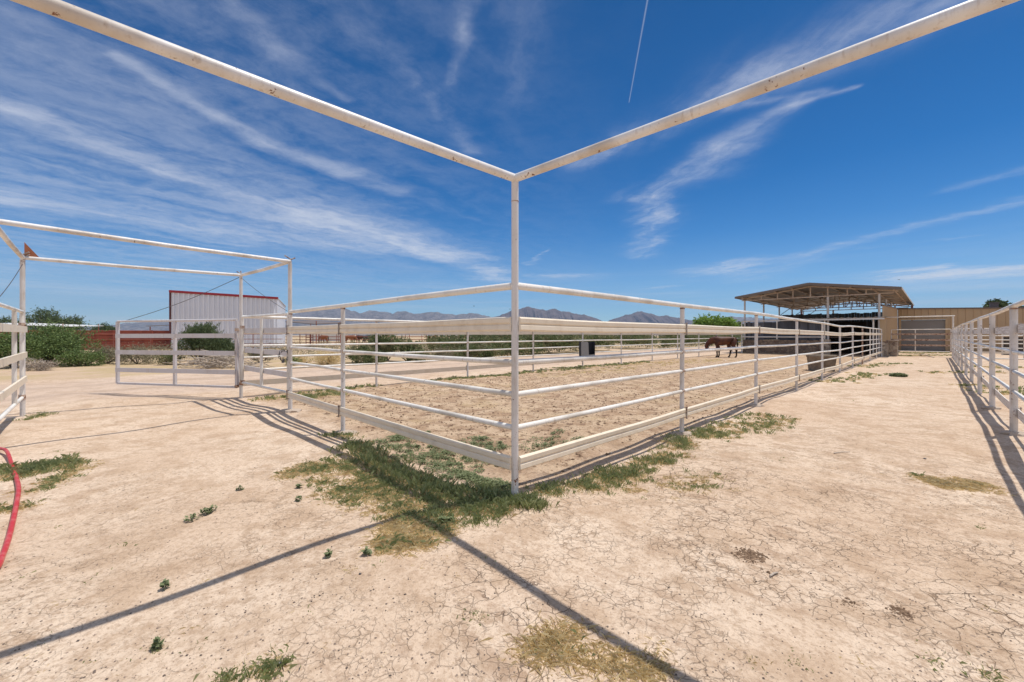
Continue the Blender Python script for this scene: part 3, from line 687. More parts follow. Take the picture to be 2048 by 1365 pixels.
# feeder on the far fence
def feeder():
    D = 18.0; c = atD(1171.5, D); r = thing('hay_feeder', 'dark grey metal feeder with rounded bottom hanging on the far side fence of the pen', 'feeder', P3(c, 0))
    wd, z0, z1 = .60, .41, 1.13; yv = -U*0+np.array([0.12, -.99]); xv = np.array([.99, .12])
    def outline(x0, x1, zt, cut):
        return [(x0, zt), (x0, z0+cut), (x0+cut*.35, z0+cut*.35), (x0+cut*.8, z0), (x1-cut*.8, z0), (x1-cut*.35, z0+cut*.35), (x1, z0+cut), (x1, zt)]
    b = MB(); ol = outline(-.30, .30, z1, .13)
    n = len(ol); vs = []
    for dpt in (0.0, .34):
        for (x, z) in ol: q = c+xv*x+yv*dpt; vs.append(P3(q, z))
    fs = [(i, i+1, n+i+1, n+i) for i in range(n-1)]+[tuple(range(n))]
    b.add(vs, fs); fs2 = []
    b.build('shell', M['galv_shaded'], r)
    b = MB()  # front panel: solid on the left, low lip on the right
    fp = [(-.30, z1), (-.30, z0+.13), (-.255, z0+.05), (-.20, z0), (.20, z0), (.255, z0+.05), (.30, z0+.13), (.30, z0+.19), (.03, z0+.17), (.01, z1-.06), (-.03, z1)]
    vs = [P3(c+xv*x+yv*dpt, z) for dpt in (.335, .345) for (x, z) in fp]; m = len(fp)
    b.add(vs, [tuple(range(m)), tuple(reversed(range(m, 2*m)))]+[(i, (i+1) % m, m+(i+1) % m, m+i) for i in range(m)])
    b.build('front_panel', M['galv'], r)
    b = MB()
    for x in (-.2, .2): b.tube([P3(c+xv*x, z1-.05), P3(c+xv*x-yv*.12, z1-.02)], .01, 6)
    b.build('hook', M['galv'], r)
feeder()

# trough
def trough():
    c = ab(18.0, .70); r = thing('water_trough', 'round tapered concrete water trough standing inside the pen by the right fence', 'trough', P3(c, 0))
    R1, R0, H = .47, .40, .62; n = 28; b = MB(); vs = []; prof = [(R0, -.02), (R0+.005, .1), (R1-.02, H-.1), (R1, H-.08), (R1+.01, H), (R1-.05, H+.005), (R1-.075, H-.03), (R0-.08, .2), (.01, .18)]
    for (q, z) in prof:
        for i in range(n):
            th = 2*math.pi*i/n; sq = 1/max(abs(math.cos(th)), abs(math.sin(th)))**.28; vs.append((c[0]+q*sq*math.cos(th), c[1]+q*sq*math.sin(th), z))
    b.add(vs, [(j*n+i, j*n+(i+1) % n, (j+1)*n+(i+1) % n, (j+1)*n+i) for j in range(len(prof)-1) for i in range(n)], True); b.build('basin', M['trough'], r)
    b = MB(); b.add([(c[0]+(R1-.07)*math.cos(2*math.pi*i/n), c[1]+(R1-.07)*math.sin(2*math.pi*i/n), H-.14) for i in range(n)], [tuple(range(n))]); b.build('water', M['water'], r)
trough()

# hose
hp = [(-60, 925), (-20, 896), (2, 901), (14, 908), (24, 930), (33, 955), (37, 978), (33, 1005), (26, 1035), (16, 1072), (5, 1105), (-10, 1140), (-60, 1180)]
pts = []
for i, (x, y) in enumerate(hp):
    p = at(x, y+4); pts.append((p[0], p[1], g1(p)+.024+(.03 if i in (2, 3) else 0)))
def smooth(pts, n=6):
    out = []; P_ = [np.array(p) for p in pts]
    for i in range(len(P_)-1):
        p0 = P_[max(i-1, 0)]; p1 = P_[i]; p2 = P_[i+1]; p3 = P_[min(i+2, len(P_)-1)]
        for k in range(n):
            t = k/n; out.append(tuple(.5*((2*p1)+(-p0+p2)*t+(2*p0-5*p1+4*p2-p3)*t*t+(-p0+3*p1-3*p2+p3)*t**3)))
    out.append(tuple(P_[-1])); return out
b = MB(); b.tube(smooth(pts), .0165, 12); tag(b.build('hose', M['hose']), 'bright red hose snaking over the dirt at the left edge', 'hose')

# ---------------------------------------------------------------- buildings
def ribbed(b, A, B, zb, zA, zB, spacing, depth, side, ribw=.06, flatmode='trap'):
    """vertical ribbed sheet from A to B"""
    A, B = np.array(A, float), np.array(B, float); L = np.linalg.norm(B-A); d = (B-A)/L; s_ = np.array(side, float)
    pr = [(0, 0)]; x = spacing/2
    while x < L-spacing/3:
        pr += [(x-ribw, 0), (x-ribw*.5, depth), (x+ribw*.5, depth), (x+ribw, 0)]; x += spacing
    pr.append((L, 0)); vs = []; m = len(pr)
    for off in (0, -.03):
        for lev in (0, 1):
            for (q, o) in pr:
                p = A+d*q+s_*((o if off == 0 else 0)+off); z = zb if lev == 0 else zA+(zB-zA)*q/L; vs.append(P3(p, z))
    fs = []
    for i in range(m-1):
        fs.append((i, i+1, m+i+1, m+i)); fs.append((2*m+i+1, 2*m+i, 3*m+i, 3*m+i+1)); fs.append((m+i, m+i+1, 3*m+i+1, 3*m+i))
    fs += [(0, m, 3*m, 2*m), (m-1, 3*m-1, 4*m-1, 2*m-1)]
    b.add(vs, fs)
def planks(b, A, B, z0, z1, side, th=.03, wmin=.12, wmax=.24, seed=1, jag=.03):
    A, B = np.array(A, float), np.array(B, float); L = np.linalg.norm(B-A); d = (B-A)/L; s_ = np.array(side, float); r = random.Random(seed); x = 0; ang = math.atan2(d[1], d[0])
    while x < L:
        wd = min(r.uniform(wmin, wmax), L-x+.01); c = A+d*(x+wd/2)+s_*(th/2+r.uniform(0, .012)); zt = z1+r.uniform(-jag, jag)
        b.box(P3(c, (z0+zt)/2), wd-.006, th, zt-z0, ang); x += wd

# canopy
def canopy():
    r = thing('canopy_barn', 'open sided gable canopy with brown metal roof on posts and trusses behind the horse pen', 'canopy', P3(ab(34.6, 4), 0))
    a0, a1 = 33.9, 56.0; b0, b1 = -.98, 8.8; bc = 3.92; ze, zr = 4.40, 5.10
    for (bA, bB, zA, zB) in ((b1, bc, ze, zr), (bc, b0, zr, ze)):
        m = MB(); n = 60; vs = []
        for i in range(n+1):
            a = a0+(a1-a0)*i/n
            o = .035 if i % 2 else 0
            for off in (0, -.05):
                vs += [P3(ab(a, bA), zA+o+off+.04), P3(ab(a, bB), zB+o+off+.04)]
        fs = []
        for i in range(n):
            k = i*4; fs += [(k, k+1, k+5, k+4), (k+2, k+6, k+7, k+3), (k, k+4, k+6, k+2), (k+1, k+3, k+7, k+5)]
        fs += [(0, 2, 3, 1), (n*4, n*4+1, n*4+3, n*4+2)]
        m.add(vs, fs); m.build('roof_sheet', M['roof_metal'], r)
        m = MB(); m.beam(P3(ab(a0-.02, bA), zA), P3(ab(a0-.02, bB), zB), .03, .17); m.build('fascia', M['roof_fascia'], r)
    m = MB(); m.beam(P3(ab(a0, b1+.02), ze), P3(ab(a1, b1+.02), ze), .03, .12); m.build('gutter', M['roof_fascia'], r)
    m = MB(); m.beam(P3(ab(a0, b0-.02), ze), P3(ab(a1, b0-.02), ze), .03, .12); m.build('gutter', M['shed_roof'], r)
    for q in (-.6, .5, 1.6, 2.8, 5.0, 6.1, 7.2, 8.3):
        z = zr-(zr-ze)*abs(q-bc)/(b1-bc)-.07
        m = MB(); m.beam(P3(ab(a0+.05, q), z), P3(ab(a1-.05, q), z), .06, .10); m.build('purlin', M['truss'], r)
    rows = [34.6+5.3*k for k in range(5)]
    for k, a in enumerate(rows):
        for q in (8.3, .14):
            m = MB(); m.tube([P3(ab(a, q), -.2), P3(ab(a, q), 4.22)], .065, 12); m.build('post', M['canopy_post'], r)
        m = MB(); zc = 4.16
        aa = a-.08
        for (qa, za, qb, zb) in ((8.5, zc+.02, -.6, zc+.02), (8.6, ze-.13, bc, zr-.15), (bc, zr-.15, -.8, ze-.13)):
            m.beam(P3(ab(aa, qa), za), P3(ab(aa, qb), zb), .05, .07)
        for q in (7.1, 6.0, 5.0, bc, 2.9, 1.8, .8):
            z = zr-(zr-ze)*abs(q-bc)/(b1-bc)-.16
            m.beam(P3(ab(aa, q), zc), P3(ab(aa, q), z), .06, .06)
        m.build('truss', M['truss'], r)
        if k >= 2:
            m = MB(); m.beam(P3(ab(a, 8.3), 3.3), P3(ab(a, 7.2), 4.15), .05, .05); m.build('brace', M['dull_steel'], r)
    for (a, q) in ((34.6, 2.9), (55.8, 5.5)):
        m = MB(); m.tube([P3(ab(a, q), -.1), P3(ab(a, q), 4.15)], .075, 12); m.build('post', M['canopy_post'], r)
    return r
canopy()

def stalls():
    r = thing('stall_block', 'low horse stalls with grey plank and stone front under the big canopy roof', 'stable', P3(ab(34.6, 3), 0))
    nU = -U
    m = MB(); m.sweep(ab(34.75, 3.35), ab(34.75, 8.4), [(0, -.2), (.32, -.2), (.32, 1.04), (0, 1.04)], nU); m.build('stone_wall', M['stone'], r)
    m = MB(); m.sweep(ab(34.78, 2.75), ab(34.78, 3.34), [(0, -.2), (.48, -.2), (.48, 1.10), (0, 1.10)], nU); m.build('stone_pillar', M['stone_light'], r)
    m = MB(); planks(m, ab(34.76, 3.35), ab(34.76, 8.3), 1.05, 2.44, nU, seed=4); m.build('plank_wall', M['plank'], r)
    for z in (2.52, 1.27):
        m = MB(); m.tube([P3(ab(34.38, 3.0), z), P3(ab(34.38, 8.4), z)], .05, 10); m.build('wall_rail', M['far_rail'], r)
    for q in (8.45, 6.0, 3.05):
        m = MB(); m.tube([P3(ab(34.36, q), 0 if q > 8 else 1.1), P3(ab(34.36, q), 2.5)], .045, 10); m.build('wall_post', M['far_rail'], r)
    # open bay: dark walls, roof
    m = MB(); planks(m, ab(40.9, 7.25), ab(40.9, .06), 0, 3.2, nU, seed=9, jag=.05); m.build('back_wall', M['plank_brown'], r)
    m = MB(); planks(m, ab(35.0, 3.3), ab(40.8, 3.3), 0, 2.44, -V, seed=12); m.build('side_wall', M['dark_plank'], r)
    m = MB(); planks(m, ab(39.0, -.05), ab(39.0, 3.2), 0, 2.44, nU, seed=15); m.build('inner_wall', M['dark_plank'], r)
    m = MB(); n = 56; vs = []
    for i in range(n+1):
        q = -.15+(4.9+.15)*i/n; o = .035*math.sin(i*math.pi/2)
        for off in (0, -.02): vs += [P3(ab(34.25, q), 2.60+o+off), P3(ab(40.8, q), 2.70+o+off)]
    fs = []
    for i in range(n): k = i*4; fs += [(k, k+1, k+5, k+4), (k+2, k+6, k+7, k+3), (k, k+4, k+6, k+2), (k+1, k+3, k+7, k+5)]
    m.add(vs, fs); m.build('roof_sheet', M['shed_roof'], r)
    m = MB(); m.beam(P3(ab(34.22, -.15), 2.50), P3(ab(34.22, 4.9), 2.50), .05, .10); m.build('eave_beam', M['white_plain'], r)  # brighter paint on the beam stands in for sunlight along the eave
    m = MB(); m.tube([P3(ab(34.4, .42), -.1), P3(ab(34.4, .42), 2.48)], .05, 10); m.build('bay_post', M['far_rail'], r)
    m = MB(); m.tube([P3(ab(36.5, 1.8), 1.25), P3(ab(36.5, 3.2), 1.25)], .04, 8); m.build('inner_rail', M['truss'], r)
stalls()
r = thing('stone_wall', 'low wall stub of light rubble stone at the end of the right pen fence', 'stone wall', P3(ab(35.2, -.3), 0))
m = MB(); m.sweep(ab(34.9, .05), ab(34.9, -.30), [(0, -.2), (.35, -.2), (.35, 1.06), (0, 1.06)], -U); m.build('pier', M['stone_light'], r)
m = MB(); m.sweep(ab(35.0, -.30), ab(36.6, -.30), [(0, -.2), (.42, -.2), (.42, 1.02), (0, 1.02)], -V); m.build('wall', M['stone_light'], r)
m = MB(); m.box(P3(ab(35.8, -.51), 1.05), 1.75, .50, .055, TH); m.build('capstone', M['concrete'], r)

def tan_building():
    r = thing('metal_building', 'long tan ribbed metal building with a grey roller door at the end of the alley', 'building', P3(ab(50.7, -3), 0))
    m = MB();     ribbed(m, ab(50.7, -3.25), ab(50.7, -24), 0, 3.78, 3.05, .45, .04, -U, .05)
    ribbed(m, ab(50.7, -.08), ab(50.7, -3.25), 2.80, 3.86, 3.78, .45, .04, -U, .05); m.build('wall', M['tan'], r)
    m = MB(); m.sweep(ab(50.7, 0), ab(50.7, -24), [(-.06, -.05), (.10, -.05), (.10, .06), (-.06, .06)], -U, 3.87, 3.06); m.build('roof_trim', M['tan_trim'], r)
    m = MB(); ribbed(m, ab(34.95, -.02), ab(50.65, -.02), 0, 3.40, 3.86, .9, .04, -V, .05); m.build('side_wall', M['tan'], r)
    m = MB(); m.sweep(ab(34.9, -.02), ab(50.6, -.02), [(-.06, -.03), (.06, -.03), (.06, .04), (-.06, .04)], -V, 3.41, 3.87); m.build('side_trim', M['tan_trim'], r)
    m = MB(); m.sweep(ab(34.62, .10), ab(34.62, -.20), [(0, 1.0), (.1, 1.0), (.1, 2.5), (0, 2.5)], -U); m.build('corner_panel', M['tan'], r)
    # roller door with horizontal slats
    prof = [(-.03, .02)]
    z = .02
    while z < 2.76: prof += [(.0, z+.005), (.018, z+.03), (.018, z+.06), (.0, z+.085)]; z += .092
    prof += [(-.03, z)]
    m = MB(); m.sweep(ab(50.72, -.26), ab(50.72, -3.16), prof, -U); m.build('roller_door', M['door_grey'], r)
    m = MB()
    for (qa, qb, z0, z1) in ((-.12, -.27, 0, 2.9), (-3.13, -3.28, 0, 2.9)): m.sweep(ab(50.62, qa), ab(50.62, qb), [(0, z0), (.08, z0), (.08, z1), (0, z1)], -U)
    m.sweep(ab(50.62, -.27), ab(50.62, -3.13), [(0, 2.79), (.08, 2.79), (.08, 2.9), (0, 2.9)], -U); m.build('door_frame', M['tan'], r)
    m = MB()
    m.add([P3(ab(50.75, 0), 3.85), P3(ab(50.75, -24), 3.04), P3(ab(62, -24), 3.3), P3(ab(62, 0), 4.1), P3(ab(50.75, 0), 3.80), P3(ab(50.75, -24), 2.99), P3(ab(62, -24), 3.25), P3(ab(62, 0), 4.05)],
          [(3, 2, 1, 0), (4, 5, 6, 7), (0, 1, 5, 4), (1, 2, 6, 5), (2, 3, 7, 6), (3, 0, 4, 7)]); m.build('roof_sheet', M['roof_metal'], r)
tan_building()
# dark stalls in front of tan building to the right
r = thing('stall_block', 'long low dark plank stall row behind the distant cross fence on the right', 'stable', P3(ab(44, -6), 0))
m = MB(); planks(m, ab(44, -5.9), ab(44, -22), 0, 1.25, -U, seed=33, wmin=.5, wmax=1.2); m.build('plank_wall', M['plank_brown'], r)
for z in (1.42, 1.62):
    m = MB(); m.tube([P3(ab(43.9, -5.9), z), P3(ab(43.9, -22), z)], .05, 8); m.build('rail', M['far_rail'], r)
for k in range(6):
    m = MB(); m.tube([P3(ab(43.9, -5.9-3*k), 0), P3(ab(43.9, -5.9-3*k), 1.65)], .05, 8); m.build('post', M['far_rail'], r)
r = thing('rooftop_unit', 'small dark box vent on the tan building roof beside the round tree', 'roof vent', P3(ab(53, -6.3), 3.7))
m = MB(); m.box(P3(ab(53, -6.1), 4.02), .7, .5, .36, TH); m.build('housing', M['dull_steel'], r)
m = MB(); m.box(P3(ab(53, -6.1), 4.22), .82, .62, .05, TH); m.build('cap', M['dull_steel'], r)
# arena trusses behind
r = thing('arena_frame', 'dark red lattice roof truss on posts far behind the stalls', 'steel frame', P3(ab(65, 5), 0))
zb, q0, q1 = 4.95, 10.2, -.6
def arc(q): k = (q-q0)/(q1-q0); return zb+.15+.95*math.sin(math.pi*min(max(k, 0), 1))**.8
m = MB(); N = 16
for i in range(N):
    qa, qb = q0+(q1-q0)*i/N, q0+(q1-q0)*(i+1)/N
    m.beam(P3(ab(65, qa), arc(qa)), P3(ab(65, qb), arc(qb)), .09, .09); m.beam(P3(ab(65, qa), zb), P3(ab(65, qb), zb), .09, .09)
    m.beam(P3(ab(65, qb), zb), P3(ab(65, qb), arc(qb)), .06, .06)
    if i % 2: m.beam(P3(ab(65, qa), zb), P3(ab(65, qb), arc(qb)), .05, .05)
    else: m.beam(P3(ab(65, qa), arc(qa)), P3(ab(65, qb), zb), .05, .05)
m.build('truss', M['dark_red'], r)
for q in (q0, q1):
    m = MB(); m.tube([P3(ab(65, q), 0), P3(ab(65, q), zb+.2)], .1, 8); m.build('post', M['dark_red'], r)

# white shed with red trim
def white_shed():
    A = np.array([-34.1, 42.0]); B = np.array([-25.45, 45.46]); d = (B-A)/np.linalg.norm(B-A); n = np.array([d[1], -d[0]]); back = -n*7.0
    r = thing('metal_shed', 'tall white corrugated metal shed with red roof trim behind the gate frame', 'shed', P3(A, 0))
    m = MB(); ribbed(m, A, B, -.1, 5.80, 5.42, .42, .12, n, .13); m.build('front_wall', M['white_sheet'], r)
    m = MB(); ribbed(m, B+np.array([.03, .01]), B+back, -.1, 5.40, 4.95, .36, .05, d, .06); m.build('end_wall', M['white_sheet'], r)
    m = MB(); ribbed(m, A+back, A+n*(-.05), -.1, 5.3, 5.78, .36, .05, -d, .06); m.build('end_wall', M['white_sheet'], r)
    m = MB(); ribbed(m, B+back, A+back, -.1, 4.95, 5.3, .36, .05, -n, .06); m.build('back_wall', M['white_sheet'], r)
    m = MB(); vs = [P3(A+n*.12-d*.1, 5.86), P3(B+n*.12+d*.12, 5.47), P3(B+back+d*.12, 4.99), P3(A+back-d*.1, 5.36)]; vs += [(x, y, z-.05) for x, y, z in vs]
    m.add(vs, [(3, 2, 1, 0), (4, 5, 6, 7), (0, 1, 5, 4), (1, 2, 6, 5), (2, 3, 7, 6), (3, 0, 4, 7)]); m.build('roof_sheet', M['white_sheet'], r)
    m = MB(); m.sweep(A-d*.12, B+d*.14, [(.13, -.13), (.17, -.13), (.17, .10), (.0, .12), (.0, .09)], n, 5.80, 5.42); m.build('eave_trim', M['red_trim'], r)
    m = MB(); m.beam(P3(A-d*.06+n*.02, 0), P3(A-d*.06+n*.02, 5.68), .12, .12, (0, 1, 0)); m.build('corner_trim', M['dark_red'], r)
    return r
white_shed()
# shade shelters either side
def shelter(label, p, q, wd, h, m1='roof_metal', tilt=.12, dep=4.0):
    p, q = np.array(p, float), np.array(q, float); d = (q-p)/np.linalg.norm(q-p); n = np.array([-d[1], d[0]])*dep
    r = thing('shade_shelter', label, 'shelter', P3(p, 0)); m = MB()
    vs = [P3(p, h), P3(q, h-tilt*2), P3(q+n, h+.25-tilt*2), P3(p+n, h+.25)]; vs += [(x, y, z-.08) for x, y, z in vs]
    m.add(vs, [(3, 2, 1, 0), (4, 5, 6, 7), (0, 1, 5, 4), (1, 2, 6, 5), (2, 3, 7, 6), (3, 0, 4, 7)]); m.build('roof', M[m1], r)
    for e in (p+d*.2+n*.1, q-d*.2+n*.1, p+d*.2+n*.9, q-d*.2+n*.9):
        m = MB(); m.tube([P3(e, 0), P3(e, h-.1)], .06, 8); m.build('post', M['red_pipe'], r)
shelter('small brown shade roof left of the tall white shed', atD(292, 60), atD(345, 58), 4, 2.75, tilt=-.05)
shelter('dark tilted lean-to roof on posts right of the tall white shed', atD(566, 54), atD(628, 50), 4, 3.2, 'roof_fascia', tilt=.22)
shelter('long pale low roof behind the red panel fence at far left', atD(-40, 70), atD(118, 66), 4, 3.4, 'white_plain', tilt=.3, dep=6)

# red panel fence
def red_fence():
    A = np.array([-46.0, 38.5]); B = np.array([-27.6, 46.3]); d = (B-A)/np.linalg.norm(B-A); n = np.array([d[1], -d[0]]); L = np.linalg.norm(B-A)
    A2 = np.array([-62.0, 38.0])
    r = thing('panel_fence', 'long red oxide steel panel fence with pipe rails beyond the scrub on the left', 'fence', P3(A, 0))
    for (P_, Q_) in ((A2, A), (A, B)):
        L = np.linalg.norm(Q_-P_); d = (Q_-P_)/L; n = np.array([d[1], -d[0]]); k = 0; x = 0
        while x < L-.5:
            wd = min(2.6, L-x); prof = [(0, -.1), (.06, .30), (.06, .75), (0, .82), (.06, .9), (.06, 1.32), (0, 1.40), (.07, 1.46), (.07, 1.86), (-.04, 1.88), (-.04, -.1)]
            m = MB(); m.sweep(P_+d*(x+.05), P_+d*(x+wd-.05), prof, n); m.build('panel', M['red_panel'], r)
            m = MB(); m.beam(P3(P_+d*x+n*.10, -.1), P3(P_+d*x+n*.10, 1.9), .12, .12, (0, 1, 0)); m.build('post', M['red_panel'], r); x += 2.6
    return r
red_fence()
def rail_fence(label, A, B, h, levels, sp, m='red_pipe', r_=.04):
    A, B = np.array(A, float), np.array(B, float); L = np.linalg.norm(B-A); d = (B-A)/L
    r = thing('pipe_fence', label, 'fence', P3(A, 0)); k = int(L/sp)
    for i in range(k+1):
        p = A+d*min(i*sp, L); b = MB(); b.tube([P3(p, -.1), P3(p, h)], r_, 8); b.build('post', M[m], r)
    for z in levels:
        b = MB(); b.tube([P3(A, z), P3(B, z)], r_*.8, 8); b.build('rail', M[m], r)
rail_fence('thin red oxide pipe fence in front of the red panel fence and white shed', atD(70, 34), atD(565, 39), 1.5, (1.5, 1.05, .62, .2), 2.6, 'red_pipe', .03)
rail_fence('rusty pipe corral fence in front of the far off horses', atD(560, 56), atD(1045, 66), 1.62, (1.6, 1.2, .8, .4), 2.4, 'red_pipe', .045)
rail_fence('second rusty corral fence behind the far off horses', atD(600, 74), atD(1045, 84), 1.6, (1.6, 1.1, .6), 3, 'red_pipe', .05)
# red gate panel beside corral
r = thing('corral_gate', 'upright red mesh corral gate left of the far off horses', 'gate', P3(atD(616, 53), 0))
for x_ in (612, 620, 626):
    m = MB(); m.tube([P3(atD(x_, 53), 0), P3(atD(x_, 53), 1.8)], .05, 8); m.build('stile', M['red_pipe'], r)
for z in (.2, .5, .8, 1.1, 1.4, 1.75):
    m = MB(); m.tube([P3(atD(612, 53), z), P3(atD(626, 53), z)], .035, 8); m.build('rail', M['red_pipe'], r)
# far white shed / trailer
def boxhouse(name, label, cat, c, wd, dp, h, ang, roofm='white_plain', dark=None):
    r = thing(name, label, cat, P3(c, 0)); m = MB(); m.box(P3(c, h/2), wd, dp, h, ang); m.build('wall', M['white_plain'], r)
    m = MB(); m.box(P3(c, h+.05), wd+.3, dp+.3, .1, ang); m.build('roof', M[roofm], r)
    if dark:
        q = np.array([math.cos(ang), math.sin(ang)]); nn = np.array([q[1], -q[0]]); m = MB(); m.box(P3(c+q*dark[0]+nn*(dp/2+.01), dark[2]/2+.1), dark[1], .06, dark[2], ang); m.build('opening', M['void_shade'], r)  # black slab on the solid wall paints the shade of an opening
boxhouse('white_shed', 'small white shed with a low dark opening behind the far corral', 'shed', atD(1005, 90), 4.2, 3.0, 1.55, .05, dark=(0, 1.3, .6))
boxhouse('white_shed', 'long pale wall of a low building behind the corral left part', 'shed', atD(660, 100), 7.5, 3.0, 1.7, .05)
boxhouse('white_trailer', 'distant low white trailer roof just above the pen boards', 'trailer', atD(1062, 120), 24, 5, 2.0, .02)

# ---------------------------------------------------------------- vegetation
def leafcloud(center, rad, n, size, seed, lumps=14, aspect=2.2, shell=.55, up=0.0, flat_bottom=True):
    r = np.random.default_rng(seed); c = np.array(center, float); rad = np.array(rad, float)
    th = r.random(lumps)*6.283; ph = np.arccos(1-1.6*r.random(lumps)); rr = .62*r.random(lumps)**.4
    lc = np.stack([np.cos(th)*np.sin(ph), np.sin(th)*np.sin(ph), np.cos(ph)], -1)*rr[:, None]*rad
    lr = (.30+.28*r.random(lumps))[:, None]*rad.mean()*np.array([1, 1, .85])
    k = r.integers(0, lumps, n); v = r.normal(size=(n, 3)); v /= np.linalg.norm(v, axis=1)[:, None]
    q = (shell+(1-shell)*r.random(n))**.7*(1+.13*r.normal(size=n))
    p = c+lc[k]+v*lr[k]*q[:, None]
    m_ = r.random(n) < .22; K = lumps*4; kk = r.integers(0, K, n); kd = r.normal(size=(K, 3)); kd[:, 2] = np.abs(kd[:, 2])*1.1; kd /= np.linalg.norm(kd, axis=1)[:, None]
    tt = (.7+.95*r.random(n)**1.3)[:, None]; ray = c+lc[kk % lumps]+kd[kk]*lr[kk % lumps]*tt+r.normal(size=(n, 3))*rad.mean()*.035
    p = np.where(m_[:, None], ray, p)
    if flat_bottom: p[:, 2] = np.maximum(p[:, 2], c[2]-rad[2]*(.9+.1*r.random(n)))
    d = r.normal(size=(n, 3))+v*.6+np.array([0, 0, up]); d /= np.linalg.norm(d, axis=1)[:, None]
    s_ = np.cross(d, r.normal(size=(n, 3))); s_ /= np.linalg.norm(s_, axis=1)[:, None]
    L = size*(.5+r.random(n))[:, None]; Wd = L/aspect
    quad = np.stack([p-d*L*.5, p+s_*Wd*.5, p+d*L*.5, p-s_*Wd*.5], 1)
    return quad.reshape(-1, 3)
def stems(parent, base, rad, n, seed, m='bark', r0=.04, name='branch', top=.8):
    r = random.Random(seed); b = MB()
    for i in range(n):
        th = r.uniform(0, 6.28); k = r.uniform(.3, .9); e = (base[0]+rad[0]*k*math.cos(th), base[1]+rad[1]*k*math.sin(th), base[2]+rad[2]*2*r.uniform(.4, top))
        mid = [base[j]*.45+e[j]*.55+r.uniform(-.12, .12)*rad[0] for j in range(3)]
        b.tube([base, mid, e], [r0, r0*.6, r0*.2], 6)
    return b.build(name, M[m], parent)
def bush(name, label, cat, p, rad, n, size, m, seed, lumps=16, stemn=10, r0=.03, aspect=2.2, group=None, up=.2, z0=0):
    r = thing(name, label, cat, P3(p, z0), group)
    v = leafcloud((0, 0, rad[2]*.78), rad, n, size, seed, lumps, aspect, up=up); v[:, 2] = np.where(v[:, 2] < .015, .015+.35*np.abs(v[:, 2]), v[:, 2])
    o = fast_mesh('foliage', v, 4, M[m], parent=r)
    stems(r, (p[0], p[1], z0-.02), rad, stemn, seed, 'bark', r0, 'stem'); return r
def tree(name, label, p, trunk_h, rad, n, size, m, seed, lumps=18, group=None):
    r = thing(name, label, 'tree', P3(p, 0), group)
    v = leafcloud((0, 0, trunk_h+rad[2]*.8), rad, n, size, seed, lumps); fast_mesh('crown', v, 4, M[m], parent=r)
    b = MB(); rr = random.Random(seed); t0 = rad[0]*.07+.08
    b.tube([P3(p, -.1), (p[0]+.1, p[1], trunk_h*.5), (p[0], p[1]+.1, trunk_h+rad[2]*.4)], [t0*1.3, t0, t0*.6], 8)
    for i in range(7):
        th = i*.9+rr.random(); b.tube([(p[0], p[1], trunk_h*.8), (p[0]+rad[0]*.3*math.cos(th), p[1]+rad[1]*.3*math.sin(th), trunk_h+rad[2]*.5), (p[0]+rad[0]*.65*math.cos(th), p[1]+rad[1]*.65*math.sin(th), trunk_h+rad[2]*rr.uniform(.7, 1.4))], [t0*.5, t0*.35, t0*.12], 6)
    b.build('trunk', M['bark'], r); return r
# left group
bush('mesquite_bush', 'large dark green mesquite bush sprawling beside the road in front of the red fence', 'bush', atD(106, 19.5), (1.8, 1.5, 1.12), 17000, .085, 'mesquite', 1, 34, 22, .05, 2.6)
bush('mesquite_bush', 'green mesquite branches spreading low on the left behind the white gate at the left edge', 'bush', atD(28, 18.0), (1.3, 1.2, 1.0), 9000, .085, 'mesquite', 2, 18, 12, .05, 2.6)
bush('mesquite_bush', 'low right lobe of mesquite near the brown sagebrush', 'bush', atD(160, 18.9), (1.1, .9, .40), 4500, .08, 'mesquite', 3, 14, 8, .03, 2.6)
bush('dead_shrub', 'pale leafless shrub at the road edge under the mesquite', 'bush', atD(75, 16.6), (.9, .4, .24), 2200, .10, 'twig', 4, 12, 14, .012, 9)
bush('sagebrush', 'brown dry sagebrush between the mesquite and the open gate', 'bush', atD(212, 20.5), (1.0, .9, .48), 4000, .09, 'sage', 5, 14, 10, .02, 5)
bush('sagebrush', 'grey brown sagebrush seen through the left half of the open gate', 'bush', atD(275, 20.5), (1.3, .9, .42), 4200, .09, 'sage', 6, 14, 10, .02, 5)
bush('sagebrush', 'low olive sagebrush at the foot of the tamarisk on its left', 'bush', atD(335, 20.0), (.9, .7, .35), 3000, .08, 'scrub', 7, 12, 8, .02, 4)
bush('tamarisk', 'feathery dark green tamarisk in front of the white shed behind the open gate', 'bush', atD(400, 20.5), (1.15, 1.0, 1.32), 14000, .12, 'tamarisk', 8, 20, 16, .03, 6, up=1.2)
bush('tamarisk', 'smaller feathery tamarisk on the right flank of the large one', 'bush', atD(440, 20.3), (1.0, .8, 1.12), 9000, .12, 'tamarisk', 9, 14, 10, .03, 6, up=1.2)
r = thing('brush_pile', 'heap of dead pale branches beside the tamarisk at the road edge', 'brush pile', P3(atD(440, 18.2), 0))
rr_ = random.Random(5); b = MB(); c = atD(442, 18.0)
for i in range(170):
    x = c[0]+rr_.gauss(0, .75); y = c[1]+rr_.gauss(0, .4); k = max(0, 1-abs(x-c[0])/1.6); z = rr_.uniform(.02, .62*k+.06); an = rr_.gauss(0, .5); L = rr_.uniform(.3, 1.3)
    dx_, dy_, dz_ = math.cos(an)*L/2, math.sin(an)*L/2, rr_.uniform(-.16, .16)
    b.tube([(x-dx_, y-dy_, max(z-dz_, .01)), (x+rr_.uniform(-.05, .05), y, z+.04), (x+dx_, y+dy_, max(z+dz_, .01))], [.016, .013, .004], 5)
b.build('branches', M['twig'], r)
